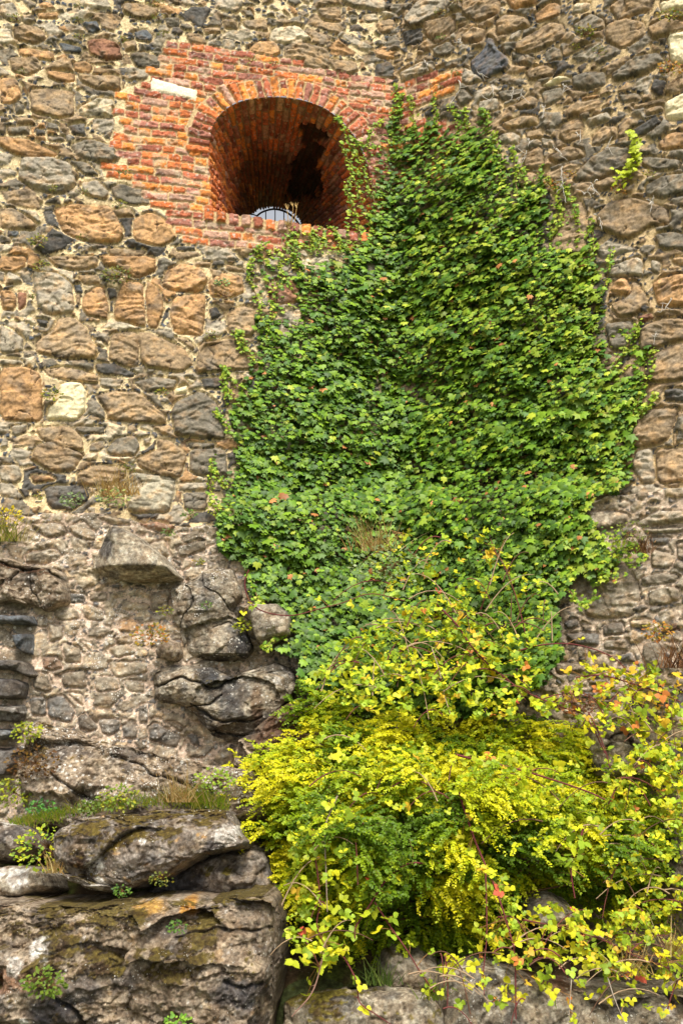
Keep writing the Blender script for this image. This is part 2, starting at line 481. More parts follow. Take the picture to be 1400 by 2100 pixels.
STPL = parse('''
P 283,60 340,43 392,90 392,122 308,102
P 108,175 230,153 262,190 200,217 108,212
P 118,50 250,48 282,90 200,112
R 553,30 640,23 722,50 702,82 618,72
P 400,20 440,0 530,20 540,50 460,50
O 493,450 540,438 572,465 552,497 488,492
S 278,335 350,338 352,372 278,372
S 443,305 490,298 492,322
S 548,300 600,303 602,322
D 703,190 750,198 742,222
G 725,140 840,110 850,150 740,185
R 178,600 240,598 262,640 220,652 183,642
S 123,765 192,758 197,832 138,832
S 195,768 260,753 312,820 292,862 208,842
D 323,840 360,823 407,885 360,902 328,882
S 403,850 492,848 492,892 450,914 418,902
S 498,880 540,853 562,890 557,927 503,922
D 563,795 600,788 607,862 568,862
S 603,880 640,863 742,920 720,967 608,932
G 673,855 747,880 740,902
S 763,910 800,908 817,952 788,957
G 253,665 350,648 357,722 258,712
P 388,680 480,678 492,727 398,737
P 508,690 590,698 592,742 518,732
P 328,530 380,543 382,582
P 448,615 600,618 602,660 480,680 450,650
P 278,740 340,748 342,797
G 150,660 200,665 220,730 190,740 140,720
P 340,380 420,400 430,450 350,440
P 200,460 260,470 260,520 210,540
B 470,510 540,505 550,540 480,545
P 220,380 320,400 330,440 230,450
P 440,560 520,540 560,580 480,600
G 370,330 440,330 445,365 375,370
P 560,150 680,110 700,180 620,190
P 620,330 700,320 690,400 620,410
P 260,540 330,560 340,620 270,620
G 150,430 190,430 200,470 160,472
''', 0, 1050)
STPR = parse('''
P 868,360 950,268 1012,258 1012,332 900,387
P 1050,270 1160,208 1217,290 1232,350 1200,432 1100,442 1018,432 1008,380 1060,322
D 1193,400 1250,378 1267,395 1230,417
P 1198,50 1290,-4 1420,-4 1420,40 1230,62
P 1228,67 1420,62 1390,82 1250,87
S 1258,105 1350,103 1330,132 1270,132
P 1268,150 1372,180 1352,232 1273,227
G 1373,130 1420,120 1420,202 1378,192
G 1233,270 1330,248 1392,265 1380,292 1240,307
P 1263,330 1340,308 1392,320 1392,362 1330,387 1273,382
S 918,455 970,438 987,470 940,487
S 928,500 1067,498 1067,552 958,547
D 1078,470 1160,453 1167,502 1083,507
G 1083,530 1182,523 1192,567 1088,562
S 1143,590 1200,573 1222,617 1158,617
Y 1188,450 1270,443 1282,472 1198,477
G 888,620 1002,618 1012,657 898,662
B 858,560 950,568 942,612 858,602
G 1248,540 1330,538 1332,662 1258,652
S 983,740 1040,738 1032,767 988,767
G 1028,690 1112,683 1100,705 1030,708
S 1343,760 1420,738 1420,822 1348,802
G 1060,890 1172,898 1172,1002 1058,1002
P 1000,0 1100,-5 1180,10 1160,60 1060,80 1010,50
P 1100,120 1200,100 1230,140 1120,180
''', 700, 1050)


def stone_surf(sd, sid, base, U, V, H, cu, cv, sc=1., crack=1.):
    """height and colour of a stone at signed distance sd inside its outline, sid a per-stone random integer"""
    a = rnd(sid, sid+3); b = rnd(sid+11, sid); c = rnd(sid+29, sid+1); d = rnd(sid+41, sid+2)
    w = (.006+.012*a)*sc
    sh = (sid % 97)*1.7
    wl = fbm(U*5.5+sh, V*7-sh, 1, 3)
    h = H*(.5+.5*b)*(1-np.exp(-np.maximum(sd, 0)/w))
    _a, fe, fk, fcn = worley(U+.02*noise(U*7, V*7, 3)+sh, V-sh, .13, 7, 1.4, .9)
    fac = ((rnd(fk, fk+5)-.5)*(U+sh-fcn[..., 0])*.22+(rnd(fk+2, fk)-.55)*(V-sh-fcn[..., 1])*.30+(rnd(fk+4, fk+1)-.5)*.010)*ss(0, .03, sd)*sc
    h = h+(U-cu)*(c-.5)*.24+(V-cv)*(d-.65)*.24+wl*.010*sc*ss(0, .05, sd)+fac
    h = h+.009*fbm(U*22+sh, V*26, 2, 4)*ss(0, .015, sd)
    n1 = noise(U*3.6+sh*.7+.22*noise(U*12, V*12, 6), V*5+sh, 5); n2 = noise(U*3+sh, V*3-sh, 8)
    cr = (1-ss(.0, .035, np.abs(n1)))*ss(-.05, .2, n2+.3*(c-.5))*crack
    h = h-.02*cr*ss(0, .03, sd)
    ter = fbm(U*4+sh, V*16+.6*sh+3*noise(U*2, V*2, sh), 14, 2)      # bedding steps
    h = h+.012*ss(-.06, .06, ter)*ss(0, .03, sd)*(a > .45)
    n3 = fbm(U*9+sh, V*11+sh, 3, 4); n4 = fbm(U*30, V*34, 4, 3)
    col = base*(.86+.34*c)[..., None]
    col = col*(1+.26*n3+.24*n4)[..., None]
    warm = lin((194, 148, 92)); cool = lin((128, 122, 110))
    col = mix(col, np.broadcast_to(warm, col.shape)*(col.mean(-1, keepdims=True)/warm.mean()), np.clip(n3*.7+.02, 0, .38))
    col = mix(col, np.broadcast_to(cool, col.shape), np.clip(-fbm(U*6+sh, V*6, 9, 3)*.9-.05, 0, .55))
    rim = np.exp(-np.maximum(sd, 0)/.022)*ss(-.3, .35, fbm(U*11, V*11, 12, 3))
    dk = np.clip(rim*.5+cr*.8+ss(.22, .5, fbm(U*5+sh, V*8, 13, 4))*.42+ss(.25, .5, -fbm(U*24, V*30, 15, 3))*.32, 0, .85)
    col = mix(col, np.broadcast_to(lin((46, 42, 38)), col.shape), dk)
    return h, col
def lichen(U, V, col, dens, seed=0, c=(214, 208, 196)):
    e, _, k, _c = worley(U+.01*noise(U*40, V*40), V, .035, 60+seed)
    r = .003+.011*rnd(k, k+2)
    m = (rnd(k+8, k) < .35*dens*(.5+ss(-.2, .35, fbm(U*3, V*3, 21+seed, 3)))) * ss(0, .004, r-e+.004*noise(U*120, V*120))
    return mix(col, np.broadcast_to(lin(c), col.shape), m*.6)

def relief(name, fr, ur, vr, res, stones, parent, mat=None, mortar=(216, 194, 150), fill='BBGGPOS', gap=.016, big=.68, H0=.032,
           base=None, hole=None, over=None, lich=0., seed=1, cell=.185, fixed=None, fH=1.0):
    U, V = np.meshgrid(np.arange(ur[0], ur[1], res), np.arange(vr[0], vr[1], res))
    Uw = U+.007*fbm(U*8, V*8, seed, 2)+.005*noise(U*30, V*30, 2); Vw = V+.006*fbm(U*8, V*8, seed+5, 2)+.005*noise(U*30, V*30, 7)
    D = np.full(U.shape, -1.); ID = np.zeros(U.shape, np.int64); BC = np.zeros(U.shape+(3,)); HH = np.zeros(U.shape); CU = U*0; CV = U*0
    for i, (c, pts) in enumerate(stones):
        pts = np.array(pts); P = fr.uv(pts[:, 0], pts[:, 1]); P = chaikin(P)
        lo, hi = P.min(0)-.12, P.max(0)+.12
        i0, i1 = np.searchsorted(U[0], [lo[0], hi[0]]); j0, j1 = np.searchsorted(V[:, 0], [lo[1], hi[1]])
        if i1 <= i0 or j1 <= j0: continue
        s = (slice(j0, j1), slice(i0, i1)); sd = polysd(P, Uw[s], Vw[s])
        m = sd > D[s]; inm = m & (sd > -.03)
        D[s] = np.where(m, sd, D[s]); ID[s] = np.where(m, 1000+i*7, ID[s])
        BC[s] = np.where(m[..., None], lin(CLS[c]), BC[s]); sz = math.sqrt((hi[0]-lo[0]-.24)*(hi[1]-lo[1]-.24)+1e-4)
        HH[s] = np.where(m, H0*min(1.3, .45+sz*1.8), HH[s]); CU[s] = np.where(m, P[:, 0].mean(), CU[s]); CV[s] = np.where(m, P[:, 1].mean(), CV[s])
    grain = fbm(U*45, V*45, 31, 3)
    mh = .008*fbm(U*7, V*7, 30, 3)+.006*grain-.004
    mc = np.broadcast_to(lin(mortar), U.shape+(3,))*(1+.28*grain+.22*fbm(U*4, V*4, 33, 3)+.35*noise(U*90, V*90, 3))[..., None]
    mc = mix(mc, np.broadcast_to(lin((118, 104, 84)), mc.shape), ss(.15, .55, fbm(U*3, V*3, 34+seed, 4))*.5)
    h, col = mh, mc
    # small chips and flints in the joints
    fc = lin(np.array([CLS[c] for c in fill]))
    for (cs, ex, seed2, sx, g2, hh) in ((.045, .42, 91, 1.2, .006, .016), (.085, .66, 51, 1.45, .011, .026), (cell, big, 11, 1.7, gap, H0*.8)):
        _f, e, k, cc = worley(Uw, Vw, cs, seed2+seed, sx)
        ok = rnd(k+3, k+7) < ex
        sd = np.minimum(e-g2*(.6+1.2*rnd(k, k+9)), -D-g2)
        if over is not None: sd = np.minimum(sd, -over['sd'](U, V)-.01)
        ctrD = None
        m = ok & (sd > 0)
        if cs < .05: b = lin((84, 90, 98))*np.ones(U.shape+(3,))*(.55+.9*rnd(k, k+19))[..., None]
        else: b = fc[(rnd(k+2, k+4)*len(fc)).astype(int).clip(0, len(fc)-1)]
        sh_, sc_ = stone_surf(sd, k, b, U, V, hh*(.6+.8*rnd(k+5, k))*fH, cc[..., 0], cc[..., 1], .5 if cs < .1 else .8, .5)
        h = np.where(m, sh_, h); col = np.where(m[..., None], sc_, col)
    m = D > 0
    sh_, sc_ = stone_surf(D, ID, BC, U, V, HH, CU, CV)
    pale = (BC.mean(-1) > .5)[..., None]
    sc_ = np.where(pale, BC*(.95+.15*fbm(U*20, V*20, 40, 3))[..., None]*.98+0*sc_, sc_)
    h = np.where(m, sh_, h); col = np.where(m[..., None], sc_, col)
    # groove of shade where stone meets mortar is real: sink the mortar at the edge
    h = h-.016*np.exp(-((D+.004)/.008)**2)*(D > -.05)
    if lich > 0: col = lichen(U, V, mix(col*1.25, np.broadcast_to(lin((190, 176, 154)), col.shape), .18+.25*ss(-.1, .4, fbm(U*5, V*5, 77, 4))), lich, seed)
    if over is not None: h, col = over['f'](U, V, Uw, Vw, h, col)
    if base is not None: h = h+base(U, V)
    LICH[0] = lich; keep = None
    if hole is not None: keep = polysd(hole, U, V) < .013+.006*noise(U*30, V*30, 6)
    return grid_mesh(name, fr.P(U, V, h), keep, mat or M_stone, parent, col)

# ------------------------------------------------------------ brickwork around the embrasure (left wall) and its return on the right wall
def uvs(fr, pts): pts = np.array(pts, float); return fr.uv(pts[:, 0], pts[:, 1])
ARCH_PX = [(433, 436), (431, 400), (429, 350), (427, 312), (429, 282), (439, 252), (458, 229), (486, 212), (520, 203), (556, 200), (594, 202),
           (632, 210), (667, 224), (695, 246), (720, 272), (739, 304), (753, 338), (763, 375), (768, 420), (770, 486)]
ARCH = catmull(uvs(LW, ARCH_PX), 6)
HOLE = ARCH
SILL = np.array([ARCH[0], ARCH[-1]])
BRICK_PX = [(340, 82), (328, 100), (340, 130), (312, 145), (305, 162), (262, 172), (240, 205), (238, 245), (232, 292), (250, 325), (214, 350), (216, 370), (255, 372), (305, 388),
            (318, 420), (345, 442), (362, 478), (400, 492), (590, 512), (655, 515), (760, 525), (860, 525), (860, 150), (815, 160), (740, 160), (700, 146), (600, 125), (500, 108), (400, 90)]
BRK = uvs(LW, BRICK_PX)
CREAM = uvs(LW, [(312, 161), (405, 187), (402, 207), (378, 202), (310, 186)])
OR_C = uvs(LW, [(375, 300)])[0]
def brick_colour(k, orange, shape, U, V):
    r = rnd(k, k+1)
    pal = lin(np.array([(230, 144, 72), (212, 120, 68), (186, 106, 74), (166, 110, 92), (192, 150, 126), (156, 92, 70)]))
    cw = np.stack([.48*orange+.07, .34*orange+.16, .24+0*orange, .18-.10*orange, .16-.12*orange, .14-.05*orange], -1); cw = np.cumsum(cw/cw.sum(-1, keepdims=True), -1)
    i = (r[..., None] > cw).sum(-1).clip(0, 5)
    c = pal[i]*(.75+.45*rnd(k+7, k))[..., None]*(1+.32*fbm(U*14, V*20, 50, 3)+.2*noise(U*70, V*70, 3))[..., None]
    c = mix(c, np.broadcast_to(lin((72, 52, 44)), c.shape), ss(.18, .5, fbm(U*7, V*11, 53, 4))*.55)
    return mix(c, np.broadcast_to(lin((205, 186, 170)), c.shape), ss(.30, .6, fbm(U*26, V*30, 52, 3)+.05-.2*orange)*.7)
def bricks(x, y, pitch, length, joint, seed, head=None):
    """running bond in (x along, y across courses) -> sd, id, centre x, centre y"""
    row = np.floor(y/pitch); ri = row.astype(np.int64)
    off = rnd(ri, ri*0+seed)*length
    xx = (x+off); ci = np.floor(xx/length).astype(np.int64); fx = xx-ci*length
    half = rnd(ci, ri, ri*0+seed+3) < .38                 # cell split into two headers
    hl = np.where(half, length/2, length); sub = np.where(half & (fx > length/2), 1, 0); fx = fx-sub*length/2
    k = hsh(ci, ri, sub+seed)*512+hsh(ri+9, ci, sub+seed+4)
    fy = y-row*pitch; j = joint*(.8+.5*rnd(k, k+5))
    jy = pitch*.08*(rnd(k+6, k)-.5)
    sd = np.minimum(np.minimum(fx, hl-fx)-j*.5, np.minimum(fy+jy, pitch-fy-jy)-j*.5)
    return sd, k, (ci*length-off+sub*length/2+hl/2), (row+.5)*pitch
def brick_face(sd, k, U, V, d=.016):
    er = fbm(U*30, V*34, 55, 3)*.008+.004*fbm(U*9, V*9, 59, 2)
    sd = sd+er-.001
    h = d*(.35+.9*rnd(k+2, k))*(1-np.exp(-np.maximum(sd, 0)/.0045))+.007*fbm(U*24, V*28, 56, 4)-.012*ss(.25, .5, fbm(U*12, V*16, 58, 3))
    return sd, np.where(sd > 0, h, -.004)
def brick_over(fr, zone, ring=None):
    def zsd(U, V): return polysd(zone, U+.03*noise(U*5, V*5, 60), V+.03*noise(U*5, V*5, 61))
    def f(U, V, Uw, Vw, h, col):
        Us = U+.012*fbm(U*2.5, V*2.5, 62, 2)+.006*noise(U*22, V*22, 4); Vs = V+.022*fbm(U*1.8, V*1.8, 63, 2)+.006*noise(U*18, V*22, 5)
        sd, k, cx, cy = bricks(Us, Vs, .084, .26, .010, 5)
        inz = (polysd(zone, cx, cy) > 0) & (polysd(zone, U, V) > -.14)
        orange = np.exp(-(((U-OR_C[0])/.55)**2+((V-OR_C[1])/.6)**2)) if ring else np.full(U.shape, .25)
        sd, bh = brick_face(sd, k, U, V)
        bc = brick_colour(k, orange, None, U, V)
        mo = np.broadcast_to(lin((192, 166, 122)), bc.shape)*(1+.25*fbm(U*40, V*40, 57, 3))[..., None]
        bc = mix(mo, bc, ss(-.001, .003, sd)); bc = mix(bc, np.broadcast_to(lin((196, 178, 146)), bc.shape), ss(.12, .45, fbm(U*5, V*7, 66, 4))*.5)
        if ring:
            d, s = linedist(ARCH, U, V); L = np.linalg.norm(np.diff(ARCH, axis=0), axis=1).sum()
            out = polysd(HOLE, U, V) < .02
            spring = ARCH[18][1]
            lr = .195+.04*rnd(np.floor(s/.078).astype(np.int64), 3+0*np.floor(s).astype(np.int64))
            rg = out & (d < lr+.008) & (V > spring-.02) & (s > .55) & (s < L-.45)
            ds = s+.012*noise(U*9, V*9, 8); ki = np.floor(ds/.078).astype(np.int64); fx = ds-ki*.078
            two = rnd(ki, ki*0+5) < .25
            dd = np.where(two & (d > .1), d-.1, d); ln = np.where(two, .1, lr)
            kk = hsh(ki, ki*0+2)*512+hsh(ki*0, ki+9)+np.where(two & (d > .1), 77, 0)
            sdr = np.minimum(np.minimum(fx, .078-fx)-.006, np.minimum(dd+.03, ln-dd)-.005)
            sdr, rh = brick_face(sdr, kk, U, V, .03)
            rc = brick_colour(kk, np.full(U.shape, .32)*ss(-.9, -1.6, U)+.12, None, U, V)
            rc = mix(mo, rc, ss(-.001, .003, sdr))
            bh = np.where(rg, rh+.008, bh); bc = np.where(rg[..., None], rc, bc)
            # sill of headers
            t = (U-SILL[0, 0])/(SILL[1, 0]-SILL[0, 0]); y0 = SILL[0, 1]+(SILL[1, 1]-SILL[0, 1])*t
            dv = y0-V; sg = (t > -.05) & (t < 1.0) & (dv > -.03) & (dv < .105)
            ki = np.floor(U/.122).astype(np.int64); fx = U-ki*.122; kk = hsh(ki, ki*0+6)*512+hsh(ki*0+1, ki)
            sds = np.minimum(np.minimum(fx, .122-fx)-.014, np.minimum(dv+.03, .100-dv)); sds, shh = brick_face(sds, kk, U, V, .035)
            scol = mix(mo, brick_colour(kk, np.full(U.shape, .05), None, U, V), ss(-.001, .003, sds))
            bh = np.where(sg, shh+.015, bh); bc = np.where(sg[..., None], scol, bc)
            inz = inz | rg | sg
            cs = polysd(CREAM, Uw, Vw)
            bh = np.where(cs > 0, .02*(1-np.exp(-np.maximum(cs, 0)/.008))+.003*fbm(U*20, V*20, 3), bh)
            bc = np.where((cs > 0)[..., None], lin((246, 232, 200))*(1+.07*fbm(U*18, V*18, 2, 3))[..., None], bc)
            inz = inz | (cs > 0)
        return np.where(inz, bh, h), np.where(inz[..., None], bc, col)
    return dict(sd=zsd, f=f)

RES = .0095
wl = empty('castle_wall', LW.P(np.array(-2.), np.array(-1.), np.array(0.)), 'rubble stone castle wall of brown blocks with a brick arched window opening', 'wall')
relief('masonry', LW, (-4.7, .06), (-.6, 8.6), RES, STL, wl, over=brick_over(LW, BRK, True), hole=HOLE, fill='BBGGPOGDYP', seed=1)
RBRK = uvs(RW, [(812, 172), (850, 165), (900, 150), (940, 138), (945, 150), (938, 175), (935, 192), (900, 205), (850, 225), (835, 240), (880, 250), (950, 255), (962, 285), (965, 320), (900, 380), (812, 400)])
wr = empty('castle_wall', RW.P(np.array(1.5), np.array(-1.), np.array(0.)), 'darker rubble stone wall beside the ivy with a blue slate slab near its top', 'wall')
relief('masonry', RW, (-.06, 4.1), (-1.2, 8.8), RES, STR, wr, over=brick_over(RW, RBRK), mortar=(198, 172, 128), fill='GGBBPGDB', seed=4, H0=.038)

# ------------------------------------------------------------ embrasure tunnel
def embrasure(parent):
    DEP = 2.3
    far_px = [(511, 520), (510, 470), (511, 450), (514, 441), (520, 436), (530, 431), (542, 428), (556, 427), (572, 428), (586, 432), (598, 438), (608, 446), (616, 457), (622, 470), (626, 490), (628, 520)]
    ff = shifted(LW, -DEP); FAR = catmull(uvs(ff, far_px), 6)
    def resamp(P, n, ease=None):
        l = np.r_[0, np.cumsum(np.linalg.norm(np.diff(P, axis=0), axis=1))]; q = np.linspace(0, l[-1], n)
        return np.stack([np.interp(q, l, P[:, 0]), np.interp(q, l, P[:, 1])], -1), l[-1]
    ns, nt_ = 420, 250
    A, LA = resamp(ARCH, ns); B, LB = resamp(FAR, ns)
    s = np.linspace(0, 1, ns); t = np.linspace(0, 1, nt_)
    S, T = np.meshgrid(s, t)
    te = T**.9
    P2 = A[None]*(1-te)[..., None]+B[None]*te[..., None]
    P = LW.P(P2[..., 0], P2[..., 1], .010-T*(DEP+.01))
    L = LA; x = T*DEP; y = S*L
    # bricks: courses run into the wall
    xs = x+.01*noise(x*8, y*8, 3); ys = y+.01*noise(x*4, y*6, 4)
    sd, k, cx, cy = bricks(xs, ys, .080, .25, .012, 21)
    sd, h = brick_face(sd, k, x*1.3, y, .03)
    orange = np.clip(1.5-S*3.2, 0, 1)*np.clip(1.4-T, 0, 1)+.12+.5*ss(.78, .95, S)
    bc = brick_colour(k, orange, None, x, y)
    mo = np.broadcast_to(lin((160, 136, 108)), bc.shape)*(1+.3*fbm(x*20, y*20, 5))[..., None]
    bc = mix(mo, bc*1.12, ss(-.001, .004, sd))
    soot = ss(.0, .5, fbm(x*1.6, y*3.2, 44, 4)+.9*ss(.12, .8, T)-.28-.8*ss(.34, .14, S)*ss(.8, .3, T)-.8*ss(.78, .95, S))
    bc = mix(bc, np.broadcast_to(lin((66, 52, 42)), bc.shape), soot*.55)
    pb = np.exp(-(((S-.60-.03*noise(x*3, y*3, 9))/.05)**2)**1.5)*ss(.12, .2, T)*ss(.98, .8, T)
    pb = np.maximum(pb, np.exp(-(((S-.64)/.1)**2+((T-.62)/.2)**2)**2))
    pm = ss(.42, .8, pb+.5*fbm(x*6, y*8, 47, 4))
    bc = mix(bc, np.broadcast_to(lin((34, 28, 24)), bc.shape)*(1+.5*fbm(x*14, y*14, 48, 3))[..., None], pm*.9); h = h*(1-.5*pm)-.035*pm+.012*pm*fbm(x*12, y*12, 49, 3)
    du = np.gradient(P, axis=1); dv = np.gradient(P, axis=0); N = norm(np.cross(du, dv))
    cen = P.mean(1, keepdims=True); sg = np.sign((N*(cen-P)).sum(-1))[..., None]; N = N*sg
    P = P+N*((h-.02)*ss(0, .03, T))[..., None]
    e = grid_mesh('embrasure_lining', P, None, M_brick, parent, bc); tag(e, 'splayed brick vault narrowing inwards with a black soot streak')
    # floor of the tunnel
    f = np.linspace(0, 1, 40); G = np.linspace(0, 1, 60); Fm, Gm = np.meshgrid(f, G)
    a0, a1, b0, b1 = A[0], A[-1], B[0], B[-1]
    P2 = (a0*(1-Fm)[..., None]+a1*Fm[..., None])*(1-Gm)[..., None]+(b0*(1-Fm)[..., None]+b1*Fm[..., None])*Gm[..., None]
    grid_mesh('sill_floor', LW.P(P2[..., 0], P2[..., 1], .01-Gm*(DEP+.01)+0*Fm)+np.array([0, 0, -.02]), None, M_brick, parent, np.broadcast_to(lin((130, 90, 66)), Fm.shape+(3,)))
    # iron grille at the far end
    g = Buf(); dk = lin((70, 62, 58))
    def fp(px, py): 
        uv = uvs(ff, [(px, py)])[0]; return ff.P(np.array(uv[0]), np.array(uv[1]), np.array(.04))
    g.tube([fp(*q) for q in catmull([(526, 446), (535, 439), (548, 434), (562, 432), (578, 435), (592, 442), (606, 455), (618, 472)], 4)], .013, .013, dk, 6)
    g.tube([fp(510, 442), fp(518, 443), fp(527, 446)], .008, .008, dk)
    for X, Y in ((526, 445), (544, 436), (563, 432), (581, 436), (598, 448), (611, 462)): g.tube([fp(X, Y), fp(X, Y+40), fp(X, 520)], .0065, .0065, dk)
    g.build('window_grille', M_iron, parent)
embrasure(wl)

# ------------------------------------------------------------ projecting footing of the walls
def edge_h(fr, pts):
    P = uvs(fr, pts)
    return lambda U: np.interp(U, P[:, 0], P[:, 1])
PLF = shifted(LW, .20)
pe = edge_h(PLF, [(-200, 1040), (0, 1042), (60, 1046), (110, 1042), (220, 1046), (300, 1062), (370, 1068), (420, 1068), (470, 1075), (560, 1060), (820, 1060)])
def pl_base(U, V):
    top = pe(U)+.025*noise(U*6, V*0, 3)+.012*noise(U*22, V*0, 4)
    out = .16*ss(0, -1.9, V-top)+.05*fbm(U*1.1, V*1.3, 71, 3)+.03*fbm(U*3.4, V*3.4, 72, 3)
    out = out-.42*ss(-.05, .05, V-top)**.7
    return out
fl = empty('stone_footing', PLF.P(np.array(-2.), np.array(0.), np.array(0.)), 'weathered pale lichened rubble footing under the brown stone wall', 'footing')
relief('masonry', PLF, (-4.7, .3), (-1.9, 1.75), .0095, STPL, fl, mat=M_foot, mortar=(222, 198, 176), fill='PPGPYY', base=pl_base, lich=.75, seed=8, cell=.15, big=.8, fH=.7, H0=.04)
PRF = shifted(RW, .20)
pr = edge_h(PRF, [(780, 1040), (1150, 1040), (1200, 1022), (1240, 1012), (1300, 1004), (1400, 990), (1600, 965)])
def pr_base(U, V):
    top = pr(U)+.02*noise(U*6, V*0, 3)
    out = .10*ss(0, -1.6, V-top)+.05*fbm(U*1.3, V*1.5, 73, 3)-.42*ss(-.04, .04, V-top)**.7
    return out
fr_ = empty('stone_footing', PRF.P(np.array(2.), np.array(0.), np.array(0.)), 'pale lichen speckled rubble footing beside the edge of the ivy', 'footing')
relief('masonry', PRF, (-.3, 4.2), (-2.2, 1.9), .0095, STPR, fr_, mat=M_foot, mortar=(220, 198, 174), fill='PPGSYP', base=pr_base, lich=.4, seed=12, cell=.13, big=.7, fH=.7, H0=.05)

# ------------------------------------------------------------ natural rock
ROCKC = {'grey': (168, 158, 138), 'dark': (144, 134, 122), 'brown': (168, 152, 130), 'pale': (190, 180, 158)}
def boulder(name, label, pts, y, base='grey', bulge=.25, back=.35, w=.16, tilt=0., facets=(), cracks=(), moss=0., lich=.5, mossc=((70, 50, 24), (104, 92, 24)),
            stain=(), orange=0., seed=1, res=.0085, rough=1., mossat=(), cat='boulder', white=()):
    pts = chaikin(np.array(pts, float), 2); c = at(pts[:, 0].mean(), pts[:, 1].mean(), y)
    fr = Frame(c, (1, 0, 0), (0, -math.cos(tilt), math.sin(tilt)), (0, math.sin(tilt), math.cos(tilt)))
    P = fr.uv(pts[:, 0], pts[:, 1]); lo, hi = P.min(0)-.03, P.max(0)+.03
    U, V = np.meshgrid(np.arange(lo[0], hi[0], res), np.arange(lo[1], hi[1], res))
    def basic(U, V):
        Uw = U+.018*fbm(U*6, V*6, seed, 3); Vw = V+.018*fbm(U*6, V*6, seed+3, 3)
        sd = polysd(P, Uw, Vw); s0 = np.maximum(sd, 0)
        dome = np.sqrt(np.clip(1-(1-np.clip(s0/w, 0, 1))**2, 0, 1))
        h = bulge*(dome*.8+.2*ss(0, w*3, s0))
        for (fx, fy, dx, dy, sl, am) in facets:      # crease through a pixel, falling away along (dx,dy) in the picture's sense
            q = fr.uv(np.array([fx]), np.array([fy]))[0]; n = math.hypot(dx, dy)
            h = h-np.minimum(np.maximum(((U-q[0])*dx-(V-q[1])*dy)/n, 0)*sl, am)
        return sd, s0, h
    _sd, _s0, h = basic(U, V)
    ihx = np.gradient(h, axis=1)/res; ihy = np.gradient(h, axis=0)/res
    au = np.cumsum(np.sqrt(1+np.clip(ihx, -4, 4)**2), 1)*res; av = np.cumsum(np.sqrt(1+np.clip(ihy, -9, 9)**2), 0)*res
    au = au-au[:, au.shape[1]//2][:, None]; av = av-av[av.shape[0]//2][None]
    n2_ = int(len(V)*1.35); V2 = np.zeros((n2_, U.shape[1])); A1 = V2.copy(); A2 = V2.copy(); q_ = np.linspace(0, 1, n2_)
    for c_ in range(U.shape[1]):       # spend the rows where the stone turns away
        a_ = av[:, c_]; qs = a_[0]+(a_[-1]-a_[0])*q_; V2[:, c_] = np.interp(qs, a_, V[:, c_]); A2[:, c_] = qs; A1[:, c_] = np.interp(V2[:, c_], V[:, c_], au[:, c_])
    U0 = np.broadcast_to(U[0], V2.shape); V0 = V2; sd, s0, h = basic(U0, V0); U = A1+seed*3.3; V = A2+seed*1.7
    def tiltcells(cs, sx, sd_, amp):
        b = worley(U+.06*cs*fbm(U*9, V*9, seed+sd_, 3), V+.06*cs*fbm(U*9, V*9, seed+sd_+1, 3), cs, seed+sd_, sx); k = b[2]
        t = amp*((rnd(k, k+3)-.5)*(U-b[3][..., 0])*1.5+(rnd(k+6, k)-.58)*(V-b[3][..., 1])*2+(rnd(k+9, k)-.5)*cs*.16)
        return t, b
    t1, blk1 = tiltcells(.42, 1.5, 61, 1.0); t2, blk2 = tiltcells(.15, 1.5, 67, .9)
    t3, blk3 = tiltcells(.06, 1.3, 71, 1.0)
    t1 = t1-.010*np.exp(-(blk1[1]/.006)**2)*(rnd(blk1[2], blk1[2]+1) < .5); t2 = t2*ss(0, .02, blk2[1])
    big = fbm(U*1.9, V*2.3, seed+20, 4); rid = 1-np.abs(fbm(U*3.1, V*4.6, seed+21, 4))*2.2; blk = worley(U+.06*fbm(U*4, V*4, seed+2, 2), V+.05*fbm(U*4, V*4, seed+4, 2), .23, seed+5, 1.6)
    kk = blk[2]; bt = (rnd(kk, kk+3)-.5)
    h = h+rough*(.05*big+.75*t1+.5*t2+.55*t3*ss(0, .008, blk3[1])+.020*fbm(U*11, V*13, seed+22, 4)+.012*fbm(U*32, V*36, seed+23, 3))
    pits = ss(.35, .6, fbm(U*22, V*26, seed+24, 3)); h = h-.010*pits*rough
    ck = np.zeros(U.shape)
    for (pl, wd, dp) in cracks:
        L = catmull(fr.uv(np.array([p[0] for p in pl]), np.array([p[1] for p in pl])), 5)
        d, _ = linedist(L, U0+.02*noise(U*8, V*8, 3)+.006*noise(U*30, V*30, 3), V0+.02*noise(U*8, V*8, 6))
        k = np.exp(-(d/wd)**2); ck = np.maximum(ck, k); h = h-dp*k
    h = h-back*(1-ss(0, .035, s0))*1.0
    b0 = lin(ROCKC[base]); gx = np.gradient(h, axis=1)/res; gy = np.gradient(h, axis=0)/np.maximum(np.gradient(V0, axis=0), 1e-4)
    up = -gy/np.sqrt(1+gx*gx+gy*gy)+math.sin(tilt)           # how much the surface faces the sky
    n1 = fbm(U*5, V*6, seed+30, 4); n2 = fbm(U*17, V*19, seed+31, 4); n3 = fbm(U*50, V*50, seed+32, 3)
    col = b0*(1+.38*n1+.42*n2+.3*n3)[..., None]
    col = mix(col, np.broadcast_to(lin((178, 158, 128)), col.shape), ss(.0, .5, fbm(U*8, V*9, seed+33, 4))*.55)
    col = mix(col, np.broadcast_to(lin((76, 76, 80)), col.shape), ss(.1, .5, fbm(U*3.5, V*4.5, seed+34, 4))*.6)
    col = mix(col, np.broadcast_to(lin((48, 42, 36)), col.shape), np.clip(.75*ck+.55*pits, 0, .85))
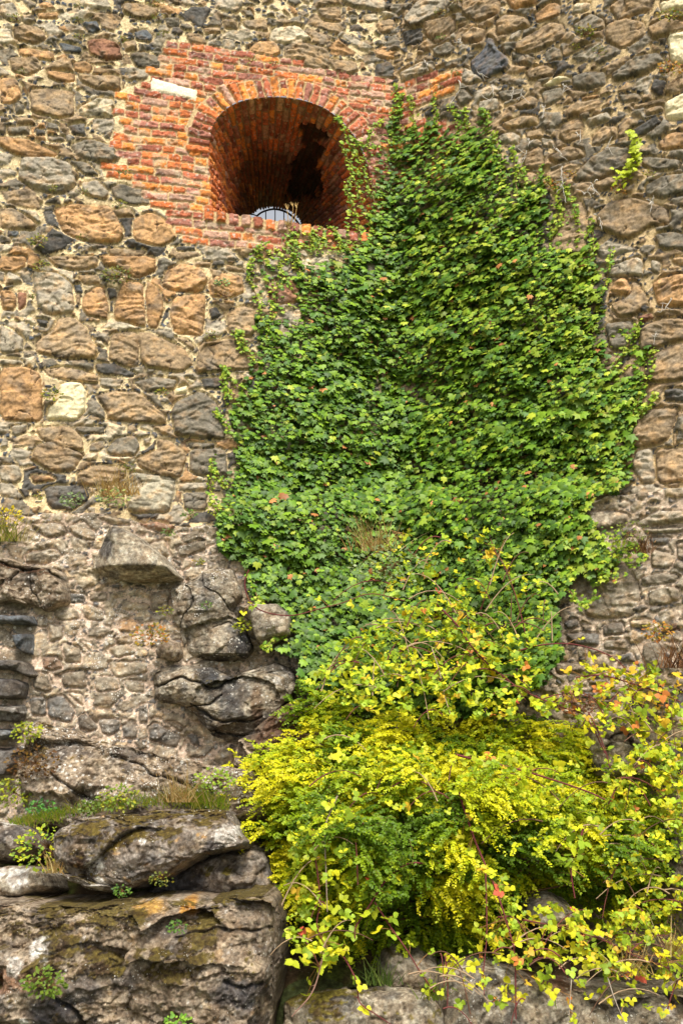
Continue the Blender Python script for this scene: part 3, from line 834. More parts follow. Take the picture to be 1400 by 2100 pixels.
    for (sx, sy, rx, ry, sc2, am) in stain:
        q = fr.uv(np.array([sx]), np.array([sy]))[0]
        m = ss(.3, .75, np.exp(-(((U0-q[0])/(rx/215))**2+((V0-q[1])/(ry/215))**2))+.35*fbm(U*9, V*7, seed+35, 4))*am
        col = mix(col, np.broadcast_to(lin(sc2), col.shape), m)
    if orange: col = mix(col, np.broadcast_to(lin((214, 158, 52)), col.shape), ss(.36, .55, fbm(U*7, V*9, seed+36, 4)*.8)*orange)
    col = lichen(U, V, col, lich, seed+2)
    for (sx, sy, r) in white:
        q = fr.uv(np.array([sx]), np.array([sy]))[0]
        m = ss(.45, .62, np.exp(-((U0-q[0])**2+(V0-q[1])**2)/(r/215)**2)+.3*fbm(U*16, V*16, seed+38, 4))
        col = mix(col, np.broadcast_to(lin((232, 228, 218)), col.shape), m*.92)
    mz = fbm(U*4.2, V*6.5, seed+40, 5)+.45*np.clip(up, -.5, 1.2)
    ml = np.zeros(U.shape)
    for (sx, sy, rx, ry) in mossat:
        q = fr.uv(np.array([sx]), np.array([sy]))[0]
        ml = np.maximum(ml, np.exp(-(((U0-q[0])/(rx/215))**2+((V0-q[1])/(ry/215))**2)))
    mm = ss(.30, .52, mz*.8+.62*ml+moss-.35+.25*fbm(U*26, V*30, seed+41, 3))
    gcol = mix(np.broadcast_to(lin(mossc[0]), col.shape), np.broadcast_to(lin(mossc[1]), col.shape), ss(-.1, .5, up*.7+fbm(U*9, V*9, seed+42, 3)))
    col = mix(col, gcol*(1+.5*n3)[..., None], mm*.93)
    h = h+mm*(.014+.012*fbm(U*40, V*40, seed+43, 2))
    LICH[0] = lich; o = grid_mesh(name, fr.P(U0, V0, h), sd > 0, M_rock, None, col)
    # close the back so that the stone is a solid
    return tag(o, label, cat)

BO = []
# rocks bedded in the footing
boulder('boulder', 'big angular grey block jutting from the footing with an overhanging dark underside', [(176, 1172), (195, 1140), (215, 1102), (232, 1078), (255, 1080), (300, 1110), (335, 1140), (371, 1180), (365, 1190), (300, 1198), (235, 1200), (205, 1193)], 8.62,
        'pale', .30, .2, .05, res=.006, facets=((250, 1168, .0, 1, 2.6, .5), (248, 1120, -1, .1, .9, .3), (300, 1110, .8, -.75, .7, .2)), cracks=(), lich=.35, seed=3, rough=.22, moss=-.4, stain=((225, 1128, 26, 24, (84, 82, 84), .8),))
boulder('boulder', 'brown rock crossed by dark moss cracks above the squared stone column', [(-30, 1140), (20, 1140), (60, 1155), (105, 1160), (137, 1172), (140, 1235), (105, 1262), (60, 1245), (-30, 1240)], 8.45,
        'brown', .16, .3, .10, cracks=(([(-5, 1150), (30, 1165), (60, 1172), (95, 1168), (130, 1190)], .012, .06), ([(10, 1205), (40, 1180), (55, 1170)], .010, .05), ([(70, 1175), (72, 1215), (90, 1240)], .007, .03)),
        moss=-.05, mossat=((20, 1160, 40, 12), (60, 1175, 40, 10), (15, 1190, 30, 14)), mossc=((60, 36, 22), (84, 54, 26)), lich=.6, seed=5, rough=.6)
boulder('boulder', 'large fissured grey brown rock overhanging a dark gap, next to the ivy edge', [(345, 1200), (372, 1190), (415, 1165), (440, 1153), (482, 1160), (497, 1200), (503, 1220), (480, 1250), (508, 1285), (524, 1330), (505, 1358), (470, 1372), (430, 1365), (385, 1350), (368, 1315), (350, 1270)], 8.74,
        'grey', .24, .5, .26, facets=((430, 1342, 0, 1, 2.2, .5), (430, 1250, 0, -1, .35, .3)), cracks=(([(385, 1200), (400, 1235), (380, 1262), (372, 1300)], .006, .03), ([(415, 1170), (422, 1205), (455, 1225), (478, 1262)], .006, .025), ([(440, 1290), (470, 1278), (500, 1292)], .005, .02)),
        stain=((505, 1325, 22, 30, (60, 60, 62), .9), (440, 1355, 60, 14, (60, 52, 44), .8)), lich=.7, seed=6, rough=.38, res=.006)  # colour darkened along the overhanging bottom edge and at the right end
boulder('boulder', 'rounded brown rock tucked beneath the yellow green sprig', [(313, 1335), (325, 1318), (342, 1308), (372, 1312), (382, 1340), (370, 1358), (345, 1363), (320, 1352)], 8.68, 'brown', .2, .3, .12, lich=.6, seed=7, rough=.4)
boulder('boulder', 'square grey brown rock half covered by trailing ivy', [(480, 1238), (520, 1235), (570, 1232), (590, 1250), (602, 1270), (602, 1310), (570, 1325), (540, 1337), (524, 1320), (514, 1290)], 8.7, 'grey', .24, .4, .08, facets=((560, 1305, .2, 1, 1.6, .4),), lich=.6, seed=8, rough=.5)
boulder('boulder', 'long rounded rock with a black water stain below the fissured rock', [(310, 1372), (340, 1358), (400, 1358), (440, 1360), (470, 1385), (500, 1372), (540, 1360), (568, 1352), (600, 1370), (616, 1385), (608, 1425), (580, 1455), (552, 1490), (530, 1528), (470, 1534), (430, 1520), (400, 1470), (370, 1448), (330, 1452), (312, 1430)], 8.68,
        'grey', .28, .5, .22, facets=((460, 1455, -.2, 1, .8, .4),), cracks=(([(318, 1415), (345, 1402), (375, 1392), (410, 1400), (445, 1412), (470, 1395), (505, 1375)], .012, .06), ([(400, 1445), (440, 1470), (490, 1478), (540, 1470)], .009, .04), ([(340, 1440), (380, 1452), (430, 1445), (460, 1430)], .008, .04), ([(420, 1500), (470, 1505), (520, 1510)], .01, .05)),
        stain=((430, 1385, 30, 24, (44, 46, 50), .85), (470, 1420, 50, 40, (70, 72, 76), .6), (410, 1490, 46, 36, (62, 64, 68), .7), (530, 1450, 12, 50, (112, 80, 50), .6), (500, 1500, 60, 30, (66, 60, 56), .6)), white=((570, 1396, 9),), lich=.55, seed=9, rough=.45, res=.006)
boulder('boulder', 'rusty mossy rock face in the shade where the golden bush begins', [(480, 1520), (540, 1470), (600, 1430), (650, 1450), (700, 1520), (700, 1600), (560, 1600), (470, 1580)], 8.55, 'brown', .25, .3, .2, stain=((580, 1500, 60, 60, (96, 62, 40), .8),), moss=.05, lich=.3, seed=10, rough=.8)
boulder('boulder', 'broad sloping brown rock covered with fine white lichen, behind the grassy ledge', [(55, 1475), (75, 1468), (110, 1482), (160, 1492), (210, 1515), (270, 1528), (340, 1552), (420, 1570), (520, 1578), (560, 1600), (560, 1680), (480, 1700), (300, 1720), (60, 1700), (40, 1600)], 8.15,
        'brown', .26, .5, .22, tilt=.25, facets=((200, 1560, -.3, -1, .2, .3),), moss=-.02, mossat=((70, 1560, 34, 50), (55, 1600, 26, 30), (350, 1556, 30, 10)), mossc=((74, 54, 20), (112, 92, 22)), lich=.95, seed=11, rough=.7, res=.0065,
        cracks=(([(240, 1560), (290, 1575), (330, 1600), (400, 1625)], .01, .05), ([(120, 1600), (180, 1640), (220, 1650)], .012, .05)))
# column of squared stones at the left edge
SQ = [([(-30, 1258), (62, 1258), (71, 1270), (71, 1283), (-30, 1284)], 'slate blue squared stone, topmost of the stones stacked by the footing edge'),
      ([(20, 1298), (64, 1294), (72, 1318), (74, 1358), (35, 1340)], 'blue grey faceted stone with a dark side face, second stone down the stack'),
      ([(-30, 1350), (54, 1349), (80, 1386), (70, 1394), (30, 1382), (-30, 1378)], 'flat grey stone tipping forward above the dark squared block'),
      ([(-30, 1388), (30, 1386), (58, 1400), (54, 1436), (-30, 1438)], 'dark squared brown block under the tipping flat stone'),
      ([(-30, 1442), (50, 1440), (55, 1464), (40, 1488), (-30, 1484)], 'pale grey squared block under the dark brown one'),
      ([(-30, 1492), (37, 1494), (34, 1515), (-30, 1524)], 'thin pale blue stone low in the stack'),
      ([(-30, 1530), (40, 1530), (34, 1572), (20, 1594), (-30, 1590)], 'dull purple brown stone at the foot of the stack')]
for i, (p, l) in enumerate(SQ):
    boulder('squared_stone', l, p, 8.36-.015*i, ('dark', 'dark', 'grey', 'dark', 'grey', 'pale', 'dark')[i], .10, .25, .03, lich=.15, seed=40+i, rough=.22, moss=-.4, cat='stone',
            stain=((20, np.mean([q[1] for q in p]), 80, 40, (104, 116, 126) if i in (0, 1, 5) else (100, 98, 96), .7),), facets=((56, 1310, 1, .15, 3, .15),) if i == 1 else ())
# foreground outcrop
boulder('boulder', 'small dark rock with white lichen dots beside the yellow weed', [(-30, 1684), (30, 1684), (62, 1690), (88, 1702), (98, 1750), (40, 1770), (-30, 1772)], 7.75, 'dark', .28, .5, .14, tilt=.2, lich=.4, seed=12, white=((33, 1688, 12), (38, 1728, 8), (20, 1740, 6)), moss=0., rough=.6)
boulder('boulder', 'low pale rock with large white lichen patches, wedged over the bottom outcrop', [(-30, 1775), (30, 1768), (85, 1770), (120, 1790), (135, 1830), (60, 1850), (-30, 1850)], 7.6, 'grey', .25, .5, .14, tilt=.2, lich=.5, seed=13, white=((58, 1802, 20), (14, 1795, 13), (40, 1790, 8)), moss=.0, rough=.6)
boulder('boulder', 'large dark brown boulder with mossy slope and a diagonal undercut edge', [(112, 1712), (135, 1690), (170, 1672), (230, 1662), (300, 1658), (360, 1650), (430, 1648), (470, 1655), (492, 1690), (513, 1725), (508, 1742), (460, 1752), (420, 1762), (382, 1784), (350, 1802), (310, 1816), (280, 1826), (250, 1835), (200, 1836), (150, 1815), (118, 1775)], 7.45,
        'dark', .46, .6, .30, tilt=.15, facets=((300, 1720, .35, -1, .55, .4), (330, 1790, .35, 1, 1.4, .25)), mossat=((270, 1712, 62, 34), (190, 1765, 60, 60), (400, 1665, 60, 12)), moss=.13, lich=.55, orange=.45, seed=14, rough=.6, res=.006,
        white=((212, 1775, 16), (217, 1812, 11), (135, 1786, 11), (308, 1728, 7), (470, 1713, 20)), mossc=((60, 40, 20), (100, 84, 20)))
boulder('boulder', 'slate grey wedge of rock recessed under the diagonal overhang', [(285, 1830), (330, 1800), (400, 1765), (450, 1745), (515, 1738), (548, 1760), (565, 1800), (560, 1830), (480, 1840), (300, 1840)], 7.72,
        'dark', .22, .4, .2, lich=.2, moss=.02, mossat=((430, 1795, 26, 22), (500, 1815, 40, 12)), seed=15, rough=.6, stain=((370, 1800, 60, 26, (64, 68, 76), .8),))
boulder('boulder', 'huge bottom outcrop of mottled brown rock with moss and orange lichen', [(-60, 1832), (40, 1836), (120, 1842), (220, 1842), (300, 1832), (370, 1827), (425, 1832), (480, 1822), (552, 1815), (572, 1840), (584, 1885), (590, 1930), (588, 1990), (570, 2060), (560, 2180), (-60, 2180)], 7.25,
        'brown', .55, .8, .22, tilt=.10, res=.0055, facets=((560, 1980, 1, 0, 1.2, .4), (250, 2040, -.4, 1, .25, .2)), mossat=((260, 1865, 60, 26), (230, 1890, 60, 50), (430, 1900, 30, 26), (280, 1960, 110, 30), (480, 1835, 60, 12), (130, 1990, 26, 50), (50, 1985, 26, 20), (120, 1880, 60, 30), (400, 1960, 60, 30), (215, 1935, 60, 40)), moss=.09, mossc=((62, 44, 22), (98, 84, 26)), lich=.45, orange=.2, seed=16, rough=.8,
        cracks=(([(-20, 1940), (20, 1950), (45, 1985), (20, 2010), (-20, 2015)], .03, .14), ([(380, 1905), (430, 1898), (500, 1890), (560, 1893)], .009, .04), ([(150, 2020), (185, 2060), (190, 2110)], .02, .07), ([(480, 1985), (520, 2000), (560, 1990)], .010, .03)),
        white=((125, 1925, 19), (82, 1957, 16), (95, 2072, 9), (15, 1975, 12), (133, 1955, 8)), stain=((330, 1850, 30, 10, (206, 160, 70), .8), (404, 1848, 14, 14, (216, 156, 56), .85), (500, 2010, 50, 26, (66, 66, 72), .8), (150, 2050, 40, 26, (66, 68, 76), .8), (200, 2010, 30, 26, (66, 68, 76), .6), (70, 1985, 40, 20, (188, 140, 108), .6), (575, 1960, 20, 90, (96, 84, 70), .7)))
boulder('boulder', 'grey rounded boulder under the hanging bramble canes', [(905, 1990), (925, 1965), (985, 1958), (1040, 1978), (1090, 2000), (1160, 2010), (1300, 2020), (1380, 2020), (1480, 2020), (1480, 2180), (880, 2180), (890, 2050)], 7.45,
        'grey', .45, .7, .22, tilt=.15, lich=.5, moss=-.08, mossat=((1200, 2130, 60, 20),), seed=17, rough=.7, white=((1340, 2060, 8), (1370, 2085, 7), (1015, 1985, 10)), stain=((1140, 2000, 50, 24, (142, 92, 62), .7),))
boulder('boulder', 'low mossy stone between the bottom outcrop and the grey boulder', [(575, 2050), (620, 2030), (700, 2020), (790, 2010), (850, 2020), (905, 2050), (930, 2180), (570, 2180)], 7.35,
        'pale', .3, .5, .2, tilt=.3, lich=.4, moss=.12, mossat=((640, 2060, 60, 40),), mossc=((90, 72, 30), (130, 118, 34)), seed=18, rough=.8)
boulder('boulder', 'shaded grey stone showing behind the tuft at the bush foot', [(765, 1970), (800, 1945), (860, 1945), (900, 1965), (915, 2020), (860, 2040), (775, 2040)], 7.75, 'grey', .22, .5, .12, lich=.2, seed=19, rough=.4)
boulder('boulder', 'smooth tan stone glimpsed in a gap of the golden bush', [(1082, 1855), (1130, 1838), (1180, 1860), (1178, 1890), (1110, 1905), (1080, 1890)], 7.55, 'pale', .2, .4, .1, lich=.1, seed=20, rough=.3)
boulder('boulder', 'grey cracked rock behind the reddish bramble leaves', [(1200, 1490), (1240, 1475), (1290, 1490), (1310, 1540), (1290, 1590), (1210, 1600), (1190, 1540)], 8.0, 'grey', .22, .5, .12, lich=.25, seed=21, rough=.5, cracks=(([(1225, 1530), (1260, 1505), (1290, 1500)], .012, .05),))
boulder('boulder', 'dark rock ledge at the edge of the golden bush', [(1352, 1690), (1380, 1680), (1480, 1680), (1480, 1880), (1370, 1860), (1345, 1780)], 7.6, 'dark', .28, .5, .16, lich=.25, seed=22, rough=.7)
boulder('boulder', 'brown stained rock with dry roots hanging from it', [(1340, 1280), (1400, 1250), (1480, 1250), (1480, 1500), (1390, 1470), (1350, 1390)], 7.95, 'brown', .18, .4, .14, lich=.2, seed=23, rough=.8, stain=((1390, 1340, 60, 70, (92, 62, 44), .8),))

# ------------------------------------------------------------ ground and the soil bank at the wall's foot
def ground_z(X, Y):
    z = np.interp(Y, [-60, 0, 4, 6.2, 6.9, 7.6, 8.2, 9, 10, 80], [-1.65, -1.65, -2.3, -2.9, -2.75, -1.5, -1.0, -.85, -.85, -.85])
    z = z-.75*ss(-1.25, -.8, X)*ss(6.5, 7.2, Y)*ss(9.2, 8.4, Y)
    return z+.06*fbm(X*1.2, Y*1.2, 80, 4)
X, Y = np.meshgrid(np.linspace(-5, 6, 320), np.linspace(5.6, 10.5, 240)); Z = ground_z(X, Y)+.02*fbm(X*9, Y*9, 81, 3)
gc = mix(np.broadcast_to(lin((92, 74, 50)), X.shape+(3,)), np.broadcast_to(lin((96, 110, 40)), X.shape+(3,)), ss(-.2, .4, fbm(X*3, Y*3, 83, 4)))
o = grid_mesh('soil_bank', np.stack([X, Y, Z], -1), None, M_rock, None, gc); tag(o, kind='structure')
X, Y = np.meshgrid(np.linspace(-150, 150, 120), np.linspace(-150, 150, 120)); Z = np.minimum(ground_z(X, Y)-.12, -1.4)
o = grid_mesh('ground', np.stack([X, Y, Z], -1), None, M_rock, None, np.broadcast_to(lin((96, 106, 60)), X.shape+(3,))); tag(o, kind='structure')

# ------------------------------------------------------------ leaf templates
def fan(out, cz=0.):
    out = np.array(out, float); n = len(out)
    tv = np.vstack([[0, .0, cz], np.c_[out, np.zeros(n)]]); tf = np.array([[0, 1+i, 1+(i+1) % n] for i in range(n)])
    return tv, tf
_h = [(0, 1.02), (.20, .55), (.34, .40), (.70, .52), (.62, .14), (.86, -.16), (.52, -.36), (.26, -.50), (.05, -.36)]
IV, IF = fan([(x, y) for x, y in _h]+[(-x, y) for x, y in _h[::-1] if x > 0], .10); IV[1:, 2] -= .10*np.abs(IV[1:, 0])+.06*np.clip(IV[1:, 1], 0, 1)
_o = [(0, 1.08), (.12, .86), (.26, .84), (.30, .66), (.44, .60), (.42, .42), (.52, .32), (.42, .14), (.36, -.02), (.2, -.08), (.0, -.12)]
BV, BF = fan([(x, y-.3) for x, y in _o]+[(-x, y-.3) for x, y in _o[::-1] if x > 0 and y > -.1], .07)
DV = np.array([(0, 0, 0), (.33, .55, .05), (0, 1, 0), (-.33, .55, .05)], float); DF = np.array([[0, 1, 2], [0, 2, 3]])
def rv(n, s): return rng.normal(size=(n, 3))*s

# ------------------------------------------------------------ ivy
IVY_PX = [(742, 480), (762, 430), (768, 380), (770, 330), (778, 285), (790, 262), (805, 215), (818, 205), (828, 245), (850, 262), (870, 258), (882, 235), (895, 240), (905, 262), (930, 268), (945, 262), (952, 238), (965, 262), (978, 250), (985, 232), (1003, 240), (1006, 290), (1022, 320), (1035, 315),
          (1048, 345), (1068, 370), (1090, 360), (1112, 372), (1116, 410), (1118, 462), (1140, 500), (1150, 470), (1175, 500), (1205, 505), (1222, 560), (1236, 620), (1240, 700), (1252, 745), (1272, 790), (1285, 770), (1305, 740), (1318, 690), (1330, 720), (1316, 800), (1302, 850),
          (1296, 920), (1292, 980), (1262, 1008), (1225, 1014), (1215, 1030), (1205, 1050), (1215, 1085), (1250, 1120), (1262, 1150), (1245, 1190), (1215, 1200), (1190, 1170), (1165, 1200), (1140, 1235), (1145, 1290), (1150, 1340), (1120, 1400), (980, 1470), (800, 1480), (640, 1440), (612, 1390),
          (615, 1350), (560, 1330), (605, 1310), (600, 1270), (560, 1232), (520, 1222), (500, 1160), (452, 1130), (440, 1060), (468, 1008), (470, 930), (480, 890), (472, 840), (500, 790), (515, 740), (535, 715), (515, 650), (535, 640), (560, 650), (610, 655), (628, 620), (600, 575), (606, 540), (650, 535), (690, 530), (700, 510), (725, 505)]
IVP = np.array(IVY_PX, float)
def wall_hit(px, py):
    d = rays(px, py); tl, tr = LW.t(d), RW.t(d); t = np.minimum(tl, tr)
    n = np.where((tl < tr)[..., None], LW.n, RW.n); 
    bl = ss(-.25, .25, (tl-tr))[..., None]; n = norm(LW.n*(1-bl)+RW.n*bl)
    return d, t, n
def ivy_off(px, py):
    d, t, n = wall_hit(px, py); sd = polysd(IVP, px, py); P = d*t[..., None]
    c = fbm(P[..., 0]*1.7, P[..., 2]*2.4, 90, 3); c2 = fbm(P[..., 0]*5, P[..., 2]*6, 92, 3)
    edge = ss(0, 90, sd)
    off = .03+edge*(.14+.07*c+.06*c2)+.03*c2
    off = off-.13*np.exp(-(((px-880)/150)**2+((py-800-.12*(px-880))/42)**2))*edge      # hollow under a bulge
    shelf = ss(985+25*noise(px/60, py/60, 5), 1045, py+.06*(px-850)*(px > 850))*.30+ss(1120, 1420, py)*.55
    return d, t, n, sd, off+shelf
def sample_poly(poly, n, r=rng):
    poly = np.array(poly, float); lo, hi = poly.min(0), poly.max(0); out = np.zeros((0, 2))
    while len(out) < n:
        q = lo+(hi-lo)*r.random((n*2, 2)); out = np.vstack([out, q[polysd(poly, q[:, 0], q[:, 1]) > 0]])
    return out[:n]
IVC = lin(np.array([(98, 134, 30), (122, 154, 38), (76, 112, 36), (142, 164, 46), (168, 180, 54), (88, 118, 44), (186, 124, 70)]))
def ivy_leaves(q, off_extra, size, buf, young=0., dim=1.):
    n = len(q); d, t, nn, sd, off = ivy_off(q[:, 0], q[:, 1])
    P = d*(t-off*1.0-off_extra)[:, None]
    up = np.array([0, 0, 1.])
    N = norm(nn*1.0+up*(.45+.35*rng.random((n, 1)))+rv(n, .26)); tip = norm(-up+nn*.35+rv(n, .48))
    big = 1+.35*fbm(P[:, 0]*2, P[:, 2]*2, 93, 2)
    r = rng.random(n); zone = fbm(q[:, 0]/120, q[:, 1]/120, 94, 3)
    # paler towards the right margin and in a few sprays, bluish low down
    pale = np.clip(.03+.5*np.exp(-((q[:, 0]-1225)/70)**2)+.35*np.exp(-(((q[:, 0]-1000)/190)**2+((q[:, 1]-560)/260)**2))+.25*zone+young, 0, 1)
    blue = ss(950, 1250, q[:, 1])*.35
    i = np.where(r < pale*.55, 3, np.where(r < pale*.8, 4, np.where(rng.random(n) < blue, 5, rng.integers(0, 3, n))))
    i = np.where(rng.random(n) < .011, 6, i)
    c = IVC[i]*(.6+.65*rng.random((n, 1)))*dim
    scatter(IV, IF, P, N, tip, .96*size*big*(.5+.95*rng.random(n)), c, buf)
    return P
ivy = empty('climbing_ivy', at(880, 1000, 9.), 'dense dark green ivy sheet climbing the wall corner beside the brick window', 'ivy')
ib = Buf()
q = sample_poly(IVP, 9000); ivy_leaves(q, -.075, .042, ib, dim=.5)  # both inner layers get darker leaf colour, painting shade into the gaps
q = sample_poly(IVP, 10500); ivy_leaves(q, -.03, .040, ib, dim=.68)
q = sample_poly(IVP, 14500); sdq = polysd(IVP, q[:, 0], q[:, 1]); q = q[rng.random(len(q)) < ss(-5, 40, sdq)+.35]
ivy_leaves(q, .02, .038, ib)
q = sample_poly(IVP, 900); ivy_leaves(q, .05, .046, ib, .15)
# sparse fringe
FR = [[(510, 515), (640, 500), (640, 640), (520, 640)], [(700, 250), (780, 330), (775, 480), (700, 500), (720, 380)], [(1110, 400), (1220, 470), (1240, 620), (1130, 520)], [(1180, 1060), (1290, 1090), (1330, 1140), (1260, 1200)], [(590, 470), (740, 470), (740, 520), (600, 520)],
      [(1250, 660), (1330, 680), (1320, 860), (1260, 860)]]
for pl in FR:
    q = sample_poly(pl, 150); ivy_leaves(q, 0, .026, ib, .6)
# shoots: young stems creeping over the stone
SHOOTS = [[(800, 300), (805, 250), (812, 205), (812, 170)], [(820, 260), (818, 215), (828, 190)], [(850, 270), (846, 235), (838, 190)], [(893, 262), (892, 225), (886, 190)], [(935, 275), (936, 235), (918, 215)], [(955, 265), (950, 225), (960, 262)], [(1000, 270), (998, 235), (985, 225)],
          [(1010, 330), (1008, 290), (1012, 275)], [(1030, 370), (1022, 320), (1018, 290)], [(1060, 400), (1055, 350), (1050, 300)], [(1080, 430), (1072, 370), (1068, 340)], [(1108, 440), (1106, 380), (1105, 340)], [(1130, 500), (1150, 440), (1140, 400), (1115, 355)],
          [(1170, 560), (1185, 490), (1180, 440), (1165, 395), (1155, 380)], [(1205, 570), (1215, 500), (1210, 450)], [(1225, 620), (1245, 560), (1250, 510)], [(1255, 760), (1290, 700), (1310, 660)], [(1290, 880), (1315, 800), (1340, 740), (1332, 710)], [(1280, 900), (1320, 840), (1345, 810)],
          [(770, 420), (745, 350), (722, 300), (700, 250), (686, 238)], [(760, 460), (735, 400), (718, 340), (700, 290)], [(740, 480), (722, 420), (712, 380), (735, 350)], [(750, 330), (760, 270), (790, 240)], [(620, 620), (590, 580), (575, 540), (590, 480)], [(640, 600), (610, 540), (600, 500), (605, 470)],
          [(540, 680), (530, 620), (510, 560), (525, 515), (545, 500)], [(520, 740), (500, 700), (485, 680), (495, 720)], [(500, 800), (470, 770), (458, 760), (462, 830)], [(480, 900), (455, 860), (440, 845)], [(470, 1000), (440, 970), (433, 935)], [(450, 1050), (430, 1010), (436, 960)],
          [(545, 700), (560, 640), (575, 560)], [(480, 820), (462, 790), (458, 750)], [(655, 520), (640, 490), (655, 465)], [(700, 510), (690, 480), (672, 462)], [(520, 1225), (560, 1270), (590, 1320)], [(510, 1180), (540, 1260), (545, 1300)], [(1230, 1180), (1260, 1130), (1300, 1120)], [(1165, 1210), (1190, 1240), (1225, 1220)],
          [(600, 1280), (570, 1310), (540, 1330)], [(785, 300), (740, 300), (720, 280)], [(1120, 860), (1300, 840), (1330, 830)]]
sb = Buf(); SC_ = lin((118, 92, 58))
for k, s in enumerate(SHOOTS):
    q = catmull(s, 7); d, t, nn, sd, off = ivy_off(q[:, 0], q[:, 1])
    P = d*(t-off-.02)[:, None]+rv(len(q), .006); sb.tube(P, .006, .003, SC_); sb.build('stem', M_stem, ivy); sb = Buf()
    m = 5*len(q); j = rng.integers(0, len(q)-1, m); f = rng.random(m)[:, None]
    L = P[j]*(1-f)+P[j+1]*f+rv(m, .018); up = np.array([0, 0, 1.])
    c = IVC[rng.choice([3, 4, 1, 0], m)]*(.85+.4*rng.random((m, 1)))
    scatter(IV, IF, L, norm(nn[j]+up*.5+rv(m, .4)), norm(-up+rv(m, .7)), .020*(.5+.9*rng.random(m)), c, ib)
for k in range(60):   # inner stems
    q0 = sample_poly(IVP, 1)[0]; q = np.array([q0+(rng.normal()*20*i/6, -45*i) for i in range(5)]); 
    if polysd(IVP, q[:, 0], q[:, 1]).min() < 10: continue
    d, t, nn, sd, off = ivy_off(q[:, 0], q[:, 1]); sb.tube(d*(t-off*.5)[:, None], .011, .006, lin((104, 84, 62))); sb.build('woody_stem', M_stem, ivy); sb = Buf()
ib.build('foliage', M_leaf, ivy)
# bleached dead roots of older ivy
TEN = [[(940, 80), (946, 96)], [(868, 120), (875, 140)], [(985, 150), (984, 152)], [(940, 165), (943, 180), (932, 200), (922, 212)], [(1008, 178), (1012, 190), (1004, 208)], [(1050, 180), (1046, 205)], [(1070, 180), (1062, 205)], [(1155, 170), (1153, 190)],
       [(1152, 340), (1150, 370), (1156, 395), (1160, 415)], [(1152, 372), (1146, 390)], [(1225, 368), (1210, 382), (1200, 395), (1196, 402)], [(1212, 380), (1216, 398)], [(1218, 440), (1228, 448), (1232, 470)], [(1140, 305), (1150, 320)], [(1080, 285), (1085, 295)], [(1180, 270), (1190, 285)], [(1245, 298), (1240, 308)], [(1110, 215), (1112, 240)], [(1330, 420), (1340, 400)], [(1375, 610), (1362, 632), (1350, 640)], [(1342, 680), (1343, 692)], [(1080, 310), (1068, 330)]]
for s in TEN:
    tb = Buf()
    s = np.array(s, float); q = catmull(s, 5) if len(s) > 2 else catmull([s[0], (s[0]+s[1])/2+[2, 0], s[1]], 5)
    d, t, nn = wall_hit(q[:, 0], q[:, 1]); P = d*(t-.075)[:, None]+rv(len(q), .006)
    tb.tube(P, .0055, .0025, lin((206, 198, 186)), 4)
    for _ in range(3):
        i = rng.integers(len(P)//3, len(P)); e = P[i]+np.array([rng.normal()*.05, 0, rng.normal()*.05]); tb.tube([P[i], (P[i]+e)/2+rv(1, .006)[0], e], .003, .0015, lin((206, 198, 186)), 4)
    tb.build('dead_root', M_stem, ivy)
# bright sprig on the right wall
sp = empty('ivy_sprig', at(1290, 360, 7.9), 'small lime green ivy sprig alone on the dark stones of the wall', 'ivy'); b1 = Buf(); b2 = Buf()
q = catmull([(1272, 368), (1285, 345), (1300, 325), (1302, 300), (1295, 270)], 8); d, t, nn = wall_hit(q[:, 0], q[:, 1]); P = d*(t-.09)[:, None]; b2.tube(P, .005, .003, SC_)
m = 120; j = rng.integers(0, len(q), m); up = np.array([0, 0, 1.])
scatter(IV, IF, P[j]+rv(m, .035)*np.linspace(1.2, .5, len(q))[j][:, None], norm(nn[j]+up*.5+rv(m, .35)), norm(-up+rv(m, .5)), (.022+.022*rng.random(m)), lin((176, 190, 40))*(.8+.4*rng.random((m, 1))), b1)
b1.build('foliage', M_leaf, sp); b2.build('stem', M_stem, sp)

# ------------------------------------------------------------ golden small-leaved bush
BUSH_PX = [(490, 1590), (505, 1562), (545, 1540), (580, 1520), (625, 1490), (605, 1440), (640, 1410), (700, 1425), (740, 1480), (800, 1450), (880, 1480), (950, 1490), (1000, 1465), (1060, 1470), (1140, 1490), (1205, 1480), (1235, 1500), (1225, 1560), (1260, 1600), (1330, 1590), (1440, 1570), (1440, 1760), (1400, 1860), (1250, 1880),
           (1150, 1830), (1060, 1850), (1030, 1900), (960, 1930), (880, 1950), (800, 1935), (700, 1930), (620, 1900), (590, 1850), (560, 1800), (545, 1740), (520, 1700), (500, 1640)]
BP = np.array(BUSH_PX, float)
GC = lin(np.array([(222, 214, 34), (198, 204, 32), (164, 182, 30), (134, 160, 28), (98, 128, 26)]))
def bush_y(px, py):
    sd = polysd(BP, px, py); r = ss(0, 170, sd)
    return 8.1-.75*r+.0006*(1650-py)*.9+.42*fbm(px/110, py/62, 95, 2)
